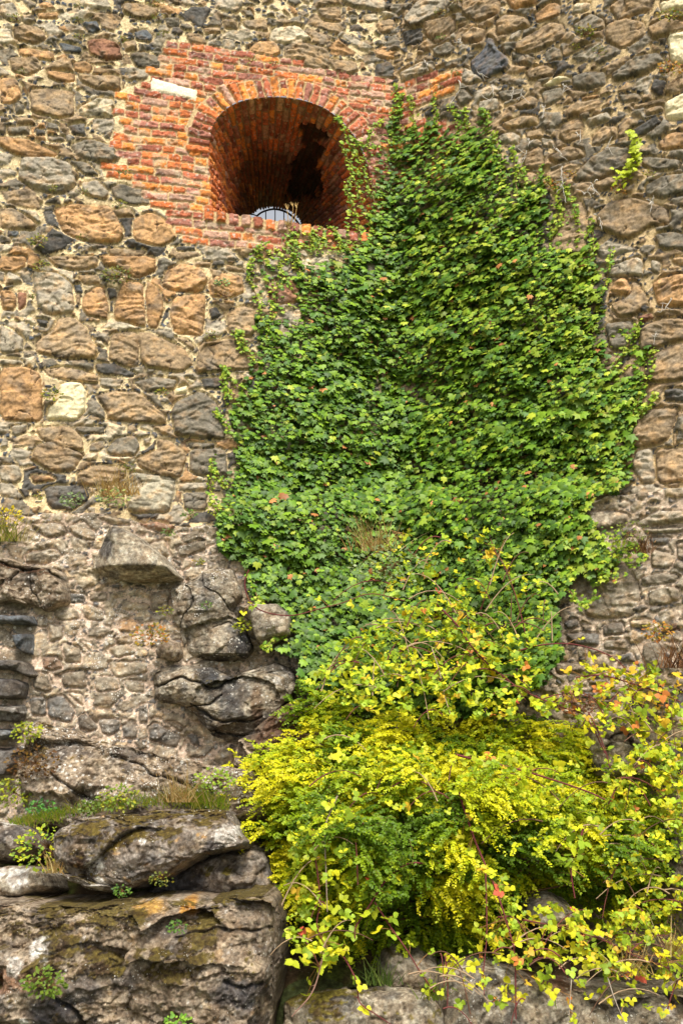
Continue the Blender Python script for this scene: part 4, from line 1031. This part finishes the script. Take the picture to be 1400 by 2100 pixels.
def spray(P0, dirn, length, nl, lsize, cols, tw, lf, droop=.3):
    """twig with paired small leaves; P0 (n,3), dirn (n,3)"""
    n = len(P0); s = np.linspace(.12, 1, nl)
    up = np.array([0, 0, 1.]); side = norm(np.cross(dirn, up)+1e-6)
    C = P0[:, None]+dirn[:, None]*(length[:, None]*s)[..., None]-up*(droop*length[:, None]*s**2)[..., None]
    t = norm(dirn[:, None]-up*(2*droop*s)[None, :, None])
    for sgn in (-1, 1):
        tip = norm(t*.75+side[:, None]*sgn*.8+rng.normal(size=C.shape)*.22); N = norm(up*.75+np.array([0, -.65, 0])+rng.normal(size=C.shape)*.42)
        k = nl*n
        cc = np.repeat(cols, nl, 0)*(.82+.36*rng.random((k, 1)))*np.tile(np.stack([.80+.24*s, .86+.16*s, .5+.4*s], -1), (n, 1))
        scatter(DV, DF, C.reshape(-1, 3), N.reshape(-1, 3), tip.reshape(-1, 3), lsize*(.75+.5*rng.random(k))*np.tile(1.15-.55*s, n), cc, lf)
    if tw is not None:
        for i in range(0, n, 3): tw.tube(C[i, ::3], .003, .0015, lin((120, 96, 50)), 3)
bush = empty('golden_bush', at(900, 1800, 8.), 'sprawling golden green small leaved bush at the foot of the ivy', 'bush')
lf, tw = Buf(), Buf()
NC = 720
q = sample_poly(BP, 9000); keepq = []
for p in q:
    if all((p[0]-k[0])**2+((p[1]-k[1])*1.25)**2 > 24**2 for k in keepq): keepq.append(p)
    if len(keepq) >= NC: break
keepq = np.array(keepq)
for (px, py) in keepq:
    y = float(bush_y(np.array(px), np.array(py))); sdc = float(polysd(BP, np.array(px), np.array(py))); 
    top = ss(1760, 1560, py+60*rng.normal()); hole = math.exp(-(((px-870)/150)**2+((py-1690)/45)**2))+math.exp(-(((px-1080)/75)**2+((py-1750)/38)**2))+math.exp(-(((px-800)/110)**2+((py-1850)/50)**2))
    if rng.random() < hole*.75: continue; 
    c0 = at(px, py, y); n = int(15 if sdc > 20 else 11)
    cd = norm(np.array([.9*(px-880)/330+.55*rng.normal(), -.55-.3*rng.random(), .30+.30*rng.normal()-.35*(py > 1800)]))
    dr = norm(cd+rv(n, .36)*np.array([1, .7, .7]))
    P0 = c0+rv(n, 1)*np.array([.07, .05, .045])-cd*.08
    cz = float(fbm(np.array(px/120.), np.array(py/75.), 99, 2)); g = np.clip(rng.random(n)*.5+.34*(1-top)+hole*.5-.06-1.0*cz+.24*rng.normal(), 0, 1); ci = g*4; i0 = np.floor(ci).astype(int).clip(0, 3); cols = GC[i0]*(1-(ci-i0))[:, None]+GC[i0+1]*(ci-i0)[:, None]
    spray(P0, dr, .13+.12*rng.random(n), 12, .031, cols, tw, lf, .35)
# darker inner foliage behind
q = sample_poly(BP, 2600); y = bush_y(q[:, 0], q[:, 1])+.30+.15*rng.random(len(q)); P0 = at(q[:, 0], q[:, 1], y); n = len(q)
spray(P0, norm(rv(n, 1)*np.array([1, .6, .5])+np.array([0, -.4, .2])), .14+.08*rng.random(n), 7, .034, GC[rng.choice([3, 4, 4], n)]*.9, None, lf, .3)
for i in range(46):
    q = sample_poly(BP, 1)[0]; a = at(q[0], q[1], float(bush_y(q[0:1], q[1:2])[0])+.25); r0 = at(900+rng.normal()*120, 1860, 8.1)
    mpt = (a+r0)/2+rv(1, .12)[0]; tw.tube(catmull([r0, mpt, a], 6), .012, .005, lin((96, 72, 44)), 5)
lf.build('foliage', M_gold, bush); tw.build('branch', M_stem, bush)

# ------------------------------------------------------------ brambles
BRC = lin(np.array([(190, 200, 44), (218, 212, 42), (154, 180, 48), (232, 190, 56), (226, 140, 70), (222, 104, 76)]))
def bramble_leaf(P, nn, size, cols, buf, stem=None):
    """trifoliate leaves: P centre of each leaf"""
    n = len(P); up = np.array([0, 0, 1.]); N = norm(nn+rv(n, .5)); tip = norm(-up*.7+np.array([0, -.4, 0])+rv(n, .6)); tip = norm(tip-(tip*N).sum(1)[:, None]*N); X_ = np.cross(tip, N)
    for a in (0, 1.25, -1.25):
        d = tip*math.cos(a)+X_*math.sin(a); s = size*(1. if a == 0 else .82)
        scatter(BV, BF, P+d*(s*.62)[:, None], norm(N+.25*d*(-1)+rv(n, .3)), norm(d+rv(n, .22)), s*(.8+.4*rng.random(n)), cols*(.8+.35*rng.random((n, 1))), buf)
def cane(label, pts, y0, y1, r=.010, nleaf=10, size=.040, weights=(4, 3, 2, 1, .4, .2), name='bramble_cane', berries=0, stemc=(128, 58, 58), span=(0, 1), spread=.05):
    q = catmull(pts, 8); y = np.linspace(y0, y1, len(q)); P = at(q[:, 0], q[:, 1], y)
    e = empty(name, P[0], label, 'bramble'); b, s = Buf(), Buf(); s.tube(P, r*.72, r*.4, lin(stemc)*.62, 6)
    for i in range(2, len(P)-1, 2):    # thorns
        s.tube([P[i], P[i]+rv(1, .010)[0]], r*.35, .0006, lin(stemc)*1.1, 3)
    if nleaf:
        j = (span[0]+(span[1]-span[0])*rng.random(nleaf))*(len(P)-1); j = j.astype(int).clip(0, len(P)-1); L = P[j]+rv(nleaf, spread)*np.array([1, .5, 1])
        for a, c in zip(P[j], L): s.tube([a, (a+c)/2+np.array([0, 0, .008]), c], .003, .002, lin((150, 110, 60)), 3)
        w = np.array(weights, float)*[1, 1, 1, .7, .45, .5]; cc = BRC[rng.choice(6, nleaf, p=w/w.sum())]
        bramble_leaf(L, np.tile([0, -.75, .65], (nleaf, 1)), .88*size*(.5+.9*rng.random(nleaf)), cc, b)
    s.build('stem', M_stem, e); b.build('foliage', M_gold, e)
    return e
cane('purple bramble cane arching down over the ivy towards the rusty rocks', [(890, 1235), (935, 1280), (970, 1330), (1020, 1380), (1080, 1420), (1150, 1450), (1200, 1470), (1240, 1545)], 8.0, 7.6, .011, 34, .048)
cane('bramble cane reaching from the ivy over the pale footing stones', [(1060, 1335), (1115, 1322), (1180, 1322), (1250, 1345), (1290, 1380)], 7.9, 7.7, .009, 14, .045)
cane('thin red bramble runner looping across the rock into the ivy', [(510, 1168), (502, 1200), (515, 1237), (550, 1257), (600, 1262), (650, 1250), (700, 1237), (760, 1218), (830, 1232)], 7.85, 7.9, .008, 8, .034, (1, 4, 1, 2, .2, 0))
cane('reddish cane rising straight through the ivy to a yellow leafed top', [(1095, 1390), (1085, 1340), (1062, 1240), (1035, 1165), (1020, 1140), (1005, 1105)], 7.85, 8.15, .008, 14, .042, (1, 4, 1, 2, 0, 0), span=(.72, 1), spread=.08)
cane('short pinkish cane leaning inside the ivy', [(985, 1250), (1003, 1195), (1020, 1150)], 8.1, 8.1, .007, 3, .03)
cane('bramble shoot with yellow leaves beside the lavender like tuft', [(890, 1160), (850, 1140), (820, 1110), (800, 1085)], 8.2, 8.25, .006, 14, .036, (1, 5, 1, 1, 0, 0), spread=.07)
cane('hooked dark red cane bending down at the front of the bush', [(870, 1770), (835, 1772), (795, 1800), (765, 1845), (730, 1900), (728, 1925)], 7.15, 7.05, .010, 9, .05, (4, 1, 3, 0, 0, .3))
cane('red cane with bright lime leaves hanging onto the mossy stone', [(768, 1850), (800, 1900), (835, 1950), (865, 2000), (895, 2040)], 7.1, 6.95, .009, 12, .048, (5, 1, 3, 0, 0, 0))
cane('long purple cane hanging from the bush down over the grey boulder', [(940, 1625), (970, 1715), (995, 1775), (1020, 1835), (1045, 1915), (1055, 1965), (1057, 2090)], 7.3, 6.85, .011, 30, .045, (2, 4, 2, 3, 1, .6), spread=.06)
cane('thin cane ending in coral red leaves in front of the grey boulder', [(995, 1790), (997, 1860), (997, 1925), (990, 2000), (992, 2040)], 7.1, 6.85, .007, 11, .036, (1, 4, 1, 2, 2, 2), spread=.03)
cane('thick red cane with large green leaves in the bush front', [(1195, 1700), (1182, 1740), (1170, 1775), (1172, 1805), (1178, 1842)], 7.2, 7.1, .011, 12, .062, (1, 0, 6, 0, 0, 0), span=(0, .6), spread=.07)
cane('stout brown cane lying across the top of the golden bush', [(935, 1548), (985, 1560), (1050, 1575), (1110, 1592), (1200, 1622), (1240, 1640)], 7.4, 7.25, .013, 12, .045, (2, 4, 1, 1, .2, 0))
cane('pale bare cane hanging at the edge of the bush over the outcrop', [(692, 1632), (675, 1670), (666, 1705), (668, 1780), (671, 1870)], 7.15, 7.0, .008, 9, .045, (4, 4, 1, 1, 0, 0), stemc=(186, 160, 140))
cane('purple cane with orange edged leaves along the outcrop side', [(640, 1700), (645, 1750), (652, 1800), (656, 1850), (650, 1900), (672, 1950)], 7.1, 7.0, .009, 14, .05, (4, 3, 2, 1, .5, 0))
cane('cane with big lime leaves curling down to the mossy stone', [(668, 1930), (660, 1970), (640, 2035), (598, 2085)], 7.0, 6.8, .009, 13, .062, (6, 2, 2, 0, 0, 0), span=(0, .9), spread=.09, stemc=(170, 130, 110))
cane('dark red cane crossing the mossy stone at the bottom', [(695, 1945), (730, 2010), (737, 2055), (770, 2080), (815, 2110)], 7.0, 6.75, .008, 5, .045, (2, 4, 1, 1, 0, .2))
cane('short upright cane with one yellow leaf cluster on the boulder edge', [(912, 1960), (917, 2010), (917, 2065)], 7.0, 6.9, .008, 6, .045, (3, 4, 0, 0, 0, 0), span=(0, .3), spread=.03)
cane('pale dead cane standing in front of the grey boulder', [(1172, 1990), (1168, 2050), (1164, 2110)], 6.9, 6.8, .005, 4, .04, (2, 3, 0, 2, 0, 0), stemc=(206, 190, 170))
cane('pale dead cane slanting over the boulder towards the corner', [(1245, 2005), (1260, 2050), (1285, 2110)], 6.9, 6.8, .005, 4, .04, (2, 3, 0, 2, 1, 0), stemc=(206, 190, 170))
cane('low cane carrying yellow and pink leaves along the boulder top', [(1020, 1880), (1090, 1890), (1160, 1905), (1240, 1930), (1300, 1960), (1370, 1985)], 7.15, 6.95, .008, 44, .044, (3, 4, 3, 2, 1, .7), spread=.11)
cane('twiggy pale stem fallen over the ivy above the bush', [(885, 1330), (900, 1375), (912, 1430), (925, 1470)], 7.9, 7.7, .006, 5, .035, stemc=(200, 180, 150))
cane('bramble cane with dark berries running along the footing stones', [(1180, 1390), (1230, 1385), (1290, 1400), (1350, 1420), (1395, 1440)], 7.7, 7.5, .009, 26, .05, (3, 4, 3, 3, 2, .4), spread=.10)
cane('bramble cane dropping from the pink leaves to the bush', [(1205, 1460), (1225, 1500), (1242, 1545), (1250, 1575)], 7.6, 7.5, .007, 5, .04, (3, 3, 2, 0, 0, 0))
def thicket(label, pts, y0, y1, nl, size, weights, ncane=14, berries=0, seed=0):
    P_ = np.array(pts, float); q = sample_poly(P_, nl); c = P_.mean(0)
    yy = y0+(y1-y0)*((q[:, 1]-P_[:, 1].min())/np.ptp(P_[:, 1]))+rng.normal(size=nl)*.10
    cl = fbm(q[:, 0]/45, q[:, 1]/45, 97+seed, 2); k = cl > -.28; q = q[k]; yy = yy[k]+.1*(cl[k] < 0); P = at(q[:, 0], q[:, 1], yy); n = len(q)
    e = empty('bramble_bush', at(c[0], P_[:, 1].max(), (y0+y1)/2), label, 'bramble'); b, s = Buf(), Buf()
    w = np.array(weights, float)*[1, 1, 1.3, .7, .45, .35]; i = rng.choice(6, n, p=w/w.sum())
    bramble_leaf(P, np.tile([0, -.7, .7], (n, 1)), size*(.5+.9*rng.random(n)), BRC[i]*(.75+.45*rng.random((n, 1))), b)
    for _ in range(ncane):
        a = sample_poly(P_, 1)[0]; L = 60+90*rng.random(); an = rng.normal()*.9-.3; z = np.array([math.cos(an), math.sin(an)*.8])*L*rng.choice([-1, 1])
        t = np.linspace(0, 1, 7)[:, None]; ln = a+z*(t-.5)+np.c_[0*t, 22*(t*2-1)**2]; yy = y0+(y1-y0)*np.clip((ln[:, 1]-P_[:, 1].min())/np.ptp(P_[:, 1]), 0, 1)-.03
        s.tube(at(ln[:, 0], ln[:, 1], yy), .0055, .0025, lin([(110, 56, 50), (160, 134, 104), (96, 66, 48)][rng.integers(3)]), 4); s.build('stem', M_stem, e); s = Buf()
    b.build('foliage', M_gold, e)
    if berries:
        ph = np.array([(math.cos(a)*math.cos(c2), math.sin(a)*math.cos(c2), math.sin(c2)) for c2 in (-.9, 0, .9) for a in np.linspace(0, 6.28, 7)[:-1]]+[(0, 0, 1), (0, 0, -1)])
        fcs = []
        for r_ in range(2):
            for a in range(6): b_ = (a+1) % 6; fcs += [[r_*6+a, r_*6+b_, r_*6+6+b_], [r_*6+a, r_*6+6+b_, r_*6+6+a]]
        for a in range(6): b_ = (a+1) % 6; fcs += [[19, b_, a], [18, 12+a, 12+b_]]
        for _ in range(berries):
            bb = Buf(); g = P[rng.integers(n)]+np.array([0, -.06, 0])
            for _k in range(7): bb.add(ph*.007+g+rv(1, .010)[0], np.array(fcs), lin((48, 20, 34)))
            bb.build('berry_cluster', M_leaf, e)
thicket('yellow green bramble thicket spilling from the ivy onto the golden bush', [(610, 1400), (680, 1330), (720, 1300), (850, 1240), (930, 1225), (1000, 1260), (1060, 1300), (1110, 1370), (1150, 1440), (1110, 1470), (960, 1470), (800, 1460), (690, 1440)], 8.15, 7.65, 1500, .034, (5, 4, 6, 1.0, .3, .1), 36, 14, 1)
thicket('sparse yellow bramble leaves climbing through the lower ivy', [(700, 1230), (760, 1120), (860, 1080), (1040, 1080), (1120, 1180), (1140, 1320), (1090, 1360), (930, 1240), (800, 1260)], 8.1, 7.9, 300, .030, (6, 5, 6, 1, .2, .05), 22, 4, 7)
thicket('bramble thicket with orange and pink tinged leaves against the footing', [(1150, 1440), (1200, 1360), (1260, 1370), (1330, 1350), (1400, 1400), (1440, 1420), (1440, 1620), (1340, 1600), (1290, 1500), (1210, 1490)], 7.8, 7.45, 520, .038, (5, 5, 4, 2.0, 1.0, .2), 18, 10, 2)
thicket('loose yellow bramble growth over the end of the bush', [(1230, 1560), (1320, 1530), (1440, 1560), (1440, 1700), (1400, 1860), (1300, 1900), (1240, 1800), (1260, 1680)], 7.5, 7.2, 1100, .030, (5, 6, 4, 1, .3, .05), 24, 0, 3)
thicket('yellow leaved bramble tangle at the bush foot above the boulder', [(1040, 1830), (1150, 1850), (1300, 1870), (1380, 1900), (1420, 1960), (1420, 2020), (1250, 1990), (1100, 1960), (1040, 1920)], 7.2, 7.0, 420, .035, (5, 5, 4, 1.6, .6, .25), 16, 4, 4)
thicket('thin scatter of bramble leaves on top of the golden bush', [(640, 1500), (800, 1520), (1000, 1540), (1200, 1560), (1200, 1700), (980, 1700), (700, 1640)], 7.45, 7.2, 260, .034, (5, 5, 3, 1, .2, .05), 14, 0, 5)
thicket('large leaved lime bramble growth down the front of the bush', [(600, 1680), (700, 1640), (760, 1760), (740, 1900), (660, 1980), (590, 1980), (590, 1850)], 7.15, 6.95, 170, .042, (6, 3, 4, .5, .05, .05), 10, 0, 6)

thicket('trailing bramble leaves hanging low over the grey boulder', [(900, 1930), (1060, 1930), (1250, 1970), (1440, 1990), (1440, 2100), (1280, 2060), (1100, 2050), (900, 2080)], 7.0, 6.85, 150, .034, (5, 5, 4, 1, .6, .5), 18, 2, 8)

# ------------------------------------------------------------ small plants
def surf_y(px, py):
    d, t, n = wall_hit(np.array(px, float), np.array(py, float)); return float((d*t)[1])
def tuft(label, px, py, size, kind='sedum', y=None, name='wall_plant', cols=None):
    y = y if y is not None else surf_y(px, py)-.07
    P = at(px, py, y); e = empty(name, P, label, 'grass' if kind in ('grass', 'dry') else 'plant'); b, s = Buf(), Buf(); up = np.array([0, 0, 1.])
    if kind in ('grass', 'dry'):
        n = int(46*max(1, size/.18)); cols = cols or ([(190, 160, 96), (168, 132, 74), (206, 184, 128)] if kind == 'dry' else [(140, 150, 50), (120, 140, 46), (170, 164, 70)])
        for i in range(n):
            a = rng.random()*6.28; ln = size*(.5+.8*rng.random()); r = np.array([math.cos(a)*.5, -abs(math.sin(a))*.4-.05, 1.])
            b0 = P+np.array([rng.normal()*size*.28, rng.normal()*.02, 0]); dirn = norm(r+rv(1, .2)[0]); t = np.linspace(0, 1, 5)[:, None]
            C = b0+dirn*ln*t+np.array([dirn[0]*.4, -.1, -.35])*ln*t**2*rng.random(); w = .0028+.002*rng.random()
            sd_ = np.array([w, 0, 0])*(1-t*.85); V = np.concatenate([C-sd_, C+sd_]); f = [[k, k+1, 6+k] for k in range(4)]+[[k, 6+k, 5+k] for k in range(4)]
            b.add(V, np.array(f), lin(cols[rng.integers(len(cols))])*(.8+.4*rng.random()))
            if kind == 'dry' and i % 4 == 0: b.tube([C[-1], C[-1]+dirn*.02+rv(1, .004)[0]], .0045, .001, lin((176, 140, 90)), 4)
        b.build('blades', M_dry, e); s.build('seed_head', M_dry, e)
    else:
        cols = cols or [(150, 150, 40), (120, 130, 40), (168, 140, 50), (96, 110, 40)]
        n = int(90*max(.5, size/.08)); r = rng.random(n)**.5*size; a = rng.random(n)*6.28
        L = P+np.stack([np.cos(a)*r*1.25, -.035*rng.random(n)-(size-r)*.35, np.sin(a)*r*.75], -1)
        for i in range(0, n, 7): s.tube([P+np.array([0, .03, 0]), (P+L[i])/2+rv(1, .004)[0], L[i]], .0025, .0012, lin((120, 84, 50)), 3)
        T = norm((L-P)+np.array([0, -.3, .25])*size+rv(n, size*.4)); N = norm(np.array([0, -.8, .7])+rv(n, .45))
        c = lin(np.array(cols))[rng.integers(0, len(cols), n)]*(.8+.4*rng.random((n, 1)))
        if kind == 'fern': scatter(DV, DF, L, N, T, np.full(n, .032)*(.6+.7*rng.random(n)), c, b)
        elif kind == 'broad': scatter(BV, BF, L, N, T, np.full(n, .020)*(.6+.7*rng.random(n)), c, b)
        elif kind == 'ivyl': scatter(IV, IF, L, N, T, np.full(n, .022)*(.6+.7*rng.random(n)), c, b)
        else: scatter(DV, DF, L, N, T, np.full(n, .019)*(.6+.8*rng.random(n)), c, b)
        b.build('foliage', M_gold, e); s.build('stem', M_stem, e)
    return e
OG = [(190, 140, 50), (150, 130, 44), (128, 120, 40), (176, 110, 50)]; GN = [(86, 120, 40), (108, 140, 50), (70, 104, 44)]; BRN = [(96, 64, 28), (120, 90, 34), (70, 52, 24)]
TUFTS = [
 ('yellow wall tuft close under the coping stones at the far corner', 33, 38, .05, 0), ('tiny green tuft near a rounded pebble high on the brown wall', 163, 16, .035, 1), ('green sprig over the pale blue grey cobbles', 162, 45, .04, 1),
 ('yellow green tuft directly above the red lichened cobble', 163, 77, .04, 0), ('large tuft at the very top, straight above the brickwork shoulder', 322, 10, .06, 1), ('second tuft down above the brickwork shoulder', 325, 36, .05, 0), ('dark tuft touching the shoulder of the brickwork', 334, 72, .05, 1),
 ('orange tuft beside the small brown pebble above the brick', 252, 84, .035, 0), ('dull sprig on the big tan cobble edge', 47, 150, .03, 1), ('sprig on the top face of the big tan block', 110, 388, .035, 0), ('tuft between the big tan block and the grey cobble under it', 169, 396, .045, 1),
 ('tuft over the cobble nearest the brickwork foot', 246, 420, .05, 0), ('broad yellow tuft in the joint under the rough brown stones', 80, 496, .07, 0), ('tuft in the joint beneath the widest orange brown stone', 171, 488, .045, 1), ('olive tuft growing on the stepped brick edge', 256, 355, .05, 2),
 ('largest dark olive cushion plant on the stone wall', 242, 566, .11, 1), ('rusty tuft above the tall tan stone', 85, 545, .06, 0), ('small moss sprig between two orange stones', 68, 609, .03, 1), ('olive tuft on top of the flat brown stone next to the ivy', 437, 690, .06, 1),
 ('yellow sprig on the oval grey brown stone', 332, 805, .05, 0), ('orange green tuft touching the cream limestone block', 107, 811, .07, 0), ('moss strip in the joint under the hunched brown stone', 262, 960, .06, 1), ('yellow flowered sprig low on the wall just above the footing', 82, 1018, .04, 0),
 ('green sprig at the base of the wall beside the round white pebble', 388, 1054, .05, 2), ('moss cushion at the ivy edge on the footing top', 452, 1043, .09, 3), ('orange green sprig spreading on the lichened footing', 310, 1303, .12, 4), ('small yellow sprig above the fissured rock', 338, 1252, .05, 0),
 ('orange sprig on the footing near the angular block tip', 408, 1152, .035, 0), ('yellow tuft on the fissured rock next to the ivy', 500, 1282, .07, 3), ('pale green rosette tuft on the flat of the fissured rock', 424, 1240, .035, 2), ('sprig clinging to the upper tip of the angular block', 347, 1092, .045, 2),
 ('bright weed beside the squared stones', 55, 1500, .09, 3), ('rust coloured moss cushion on the sloping lichened rock', 72, 1565, .16, 5), ('yellow weeds beside the foot of the stacked squared stones', 30, 1625, .14, 3), ('green sprig in the middle of the sloping lichened rock', 212, 1583, .07, 2), ('orange moss streak crossing the water stained rock', 470, 1425, .06, 0),
 ('golden tuft at the top edge of the darker wall near the corner', 935, 4, .05, 0), ('yellow tuft on a square stone near the corner top', 900, 27, .05, 0), ('green tuft under the square stone near the corner', 902, 80, .035, 2), ('yellow green tuft just before the wall corner on the brown wall', 762, 80, .05, 1),
 ('orange green tuft between the two big brown stones of the darker wall', 1198, 68, .07, 0), ('green tuft past the hunched stones on the darker wall', 1226, 107, .05, 1), ('pale orange tuft on the darker wall', 1176, 97, .035, 0), ('tuft at the top of the darker wall near the white patch', 1370, 34, .08, 0),
 ('brown orange tuft below the white plaster patch', 1372, 144, .09, 4), ('green sprig on the brick return near the slate slab', 932, 153, .035, 2), ('olive sprig in the middle of the brick return', 897, 182, .035, 1), ('orange tuft above the long oval stone', 1168, 360, .045, 4), ('rusty tuft below the lime ivy sprig', 1264, 394, .06, 4),
 ('red orange tuft beside the ivy tips', 1130, 380, .06, 4), ('yellow sprig in the joint below the lime ivy sprig', 1328, 360, .04, 0), ('green tuft on the top course of bricks', 516, 124, .05, 0), ('smaller green tuft on the top course of bricks', 563, 133, .035, 2),
 ('mass of green weeds on the side of the stone gap under the overhang', 250, 1826, .05, 2), ('yellow sprig in the dark gap under the overhang', 332, 1802, .06, 1), ('leafy sprig on the orange lichened outcrop top', 365, 1900, .045, 2), ('orange leaved tuft on the pale footing of the darker wall', 1345, 1295, .09, 4),
]
PC = [None, [(110, 118, 40), (88, 100, 36), (140, 130, 40)], GN, [(176, 176, 40), (150, 160, 44), (120, 134, 40)], OG, BRN]
for (l, x, y, s, c) in TUFTS:
    yy = None
    if y > 1050: yy = surf_y(x, y)-(.36 if y < 1200 else .56 if y < 1490 else .85)
    if l.startswith('rust coloured'): yy = 7.83
    if 'under the overhang' in l: yy = 7.15
    if 'outcrop top' in l: yy = 6.62
    if 'squared stones' in l: yy = 7.95
    tuft(l, x, y, s, 'sedum' if s < .07 else 'fern', yy, cols=PC[c])
tuft('tall dry straw coloured tuft on the footing ledge', 225, 1018, .28, 'dry', 8.75, 'grass_tuft')
tuft('second dry tuft on the ledge with paler stalks', 262, 1015, .20, 'dry', 8.72, 'grass_tuft')
tuft('grey green leafy plant among the dry stalks on the ledge', 232, 1022, .11, 'fern', 8.66, cols=[(140, 150, 90), (118, 134, 76), (160, 164, 84)])
tuft('grey green rosettes trailing on the ledge near the dry stalks', 148, 1024, .08, 'fern', 8.66, cols=[(132, 148, 96), (110, 130, 80)])
tuft('dense dry and green grass clump at the footing edge beside the ledge', 12, 1110, .30, 'grass', 8.35, 'grass_tuft', [(150, 150, 60), (186, 166, 96), (120, 130, 50)])
tuft('yellow flowering weed above the grass clump', 10, 1060, .12, 'fern', 8.35, cols=[(210, 186, 40), (150, 150, 50)])
tuft('rosette plant hanging on a brown stone beside the ivy', 455, 580, .05, 'fern', None, cols=[(120, 150, 110), (150, 166, 90)]); tuft('trailing brown green growth below the hanging rosette', 460, 605, .07, 'sedum', None, cols=BRN+OG)
tuft('upright weed with yellow flowers standing between the boulders', 98, 1740, .19, 'fern', 7.3, cols=[(150, 170, 40), (190, 190, 40), (120, 150, 50)])
tuft('tangle of straw colored stems under the yellow flowered weed', 115, 1790, .16, 'dry', 7.2, 'grass_tuft')
tuft('round dark green clover like clump on the ledge', 88, 1658, .09, 'broad', 7.85, cols=[(70, 124, 50), (90, 146, 56)])
tuft('young green bracken like frond on the bottom outcrop', 95, 2012, .10, 'fern', 6.62, cols=[(112, 132, 40), (96, 120, 36)])
tuft('green sprig at the bottom edge of the outcrop', 366, 2094, .07, 'broad', 6.7, cols=[(110, 156, 50), (140, 176, 60)])
tuft('green blades among stones at the bush foot', 780, 2020, .20, 'grass', 7.25, 'grass_tuft', [(80, 104, 40), (104, 120, 50)])
tuft('thin dark grass growing through the golden bush', 975, 1810, .24, 'grass', 7.35, 'grass_tuft', [(70, 120, 40), (90, 140, 50)])
tuft('dry bleached grass at the picture corner of the boulder', 1385, 1960, .26, 'dry', 7.1, 'grass_tuft')
tuft('dry wisps hanging over the grey boulder below the brambles', 1290, 2000, .22, 'dry', 7.0, 'grass_tuft')
tuft('green and straw grass between the mossy stone and the grey boulder', 890, 2050, .16, 'grass', 7.0, 'grass_tuft')
tuft('brown dead growth draped beside the pale footing', 1310, 1135, .17, 'dry', 7.95, 'grass_tuft', [(120, 80, 50), (96, 64, 40), (150, 110, 70)])
tuft('green edge of living stems over the brown dead growth', 1290, 1090, .11, 'sedum', 7.9, cols=[(130, 140, 50), (100, 110, 40)])
tuft('brown dry root mass hanging on the stained rock', 1385, 1370, .30, 'dry', 7.65, 'grass_tuft', [(110, 74, 50), (80, 54, 38), (150, 104, 66)])
tuft('withered brown leaves above the golden bush', 1175, 1440, .12, 'broad', 7.65, cols=[(120, 80, 50), (150, 104, 64), (90, 60, 40)])
tuft('silvery lavender like bush poking out of the ivy', 790, 1165, .24, 'fern', 8.05, cols=[(150, 164, 110), (126, 146, 90), (108, 130, 84)])
tuft('dead pale stalks above the silvery plant', 765, 1130, .30, 'dry', 8.1, 'grass_tuft')
e = tuft('three dried seed heads standing on the brick sill', 592, 462, .05, 'dry', surf_y(592, 462)-.04, 'dried_flower'); b = Buf()
for (x0, x1, y1) in ((592, 589, 430), (598, 601, 424), (603, 608, 427)):
    P = at(np.array([x0, (x0+x1)/2, x1]), np.array([464, 445, y1]), surf_y(595, 450)-.05); b.tube(P, .004, .003, lin((196, 160, 100)), 4)
    for k in range(7): b.tube([P[2], P[2]+np.array([rng.normal()*.022, -.01, .045+.01*rng.normal()])], .004, .0012, lin((206, 172, 112)), 4)
b.build('stalks', M_dry, e)
# grass along the ledge: nobody could count its blades
gb = Buf()
LEDGE = [((130, 1665), (300, 1642)), ((300, 1642), (430, 1640)), ((380, 1640), (470, 1650)), ((20, 1690), (130, 1668))]
for (a, c) in LEDGE:
    for i in range(420):
        f = rng.random(); px = a[0]+(c[0]-a[0])*f; py = a[1]+(c[1]-a[1])*f+rng.normal()*7; tall = .05+.07*rng.random()*(1+1.2*(abs(px-400) < 60)+.6*(abs(px-240) < 30))
        P = at(px, py+4, 7.72+.1*rng.random()); t = np.linspace(0, 1, 4)[:, None]; dv = norm(np.array([rng.normal()*.5, -.3, 1])); C = P+dv*tall*t+np.array([dv[0]*.5, -.2, -.4])*tall*t*t
        w = np.array([.0028, 0, 0])*(1-.85*t); gb.add(np.concatenate([C-w, C+w]), np.array([[k, k+1, 5+k] for k in range(3)]+[[k, 5+k, 4+k] for k in range(3)]), lin([(150, 176, 44), (120, 156, 44), (196, 180, 90), (170, 180, 50)][rng.integers(4)])*(.8+.4*rng.random()))
o = gb.build('grass', M_dry, None); tag(o, 'short bright grass along the rock ledge', 'grass', kind='stuff')
tuft('low green leafy clump in the ledge grass', 185, 1655, .07, 'broad', 7.68, cols=[(112, 130, 44), (92, 112, 40)])
tuft('feathery bright clump with yellow flowers on the ledge', 245, 1636, .12, 'fern', 7.68, cols=[(122, 140, 40), (160, 160, 44), (104, 128, 40)])
tuft('tall dry wisps rising from the ledge near the bush', 372, 1645, .26, 'dry', 7.7, 'grass_tuft')
tuft('leafy green weed where the ledge meets the bush', 440, 1600, .13, 'broad', 7.75, cols=[(150, 170, 50), (120, 150, 44)])

for o in SC.objects:
    if o.parent is None and 'category' in o.keys() and 'kind' not in o.keys(): o['kind'] = 'thing'
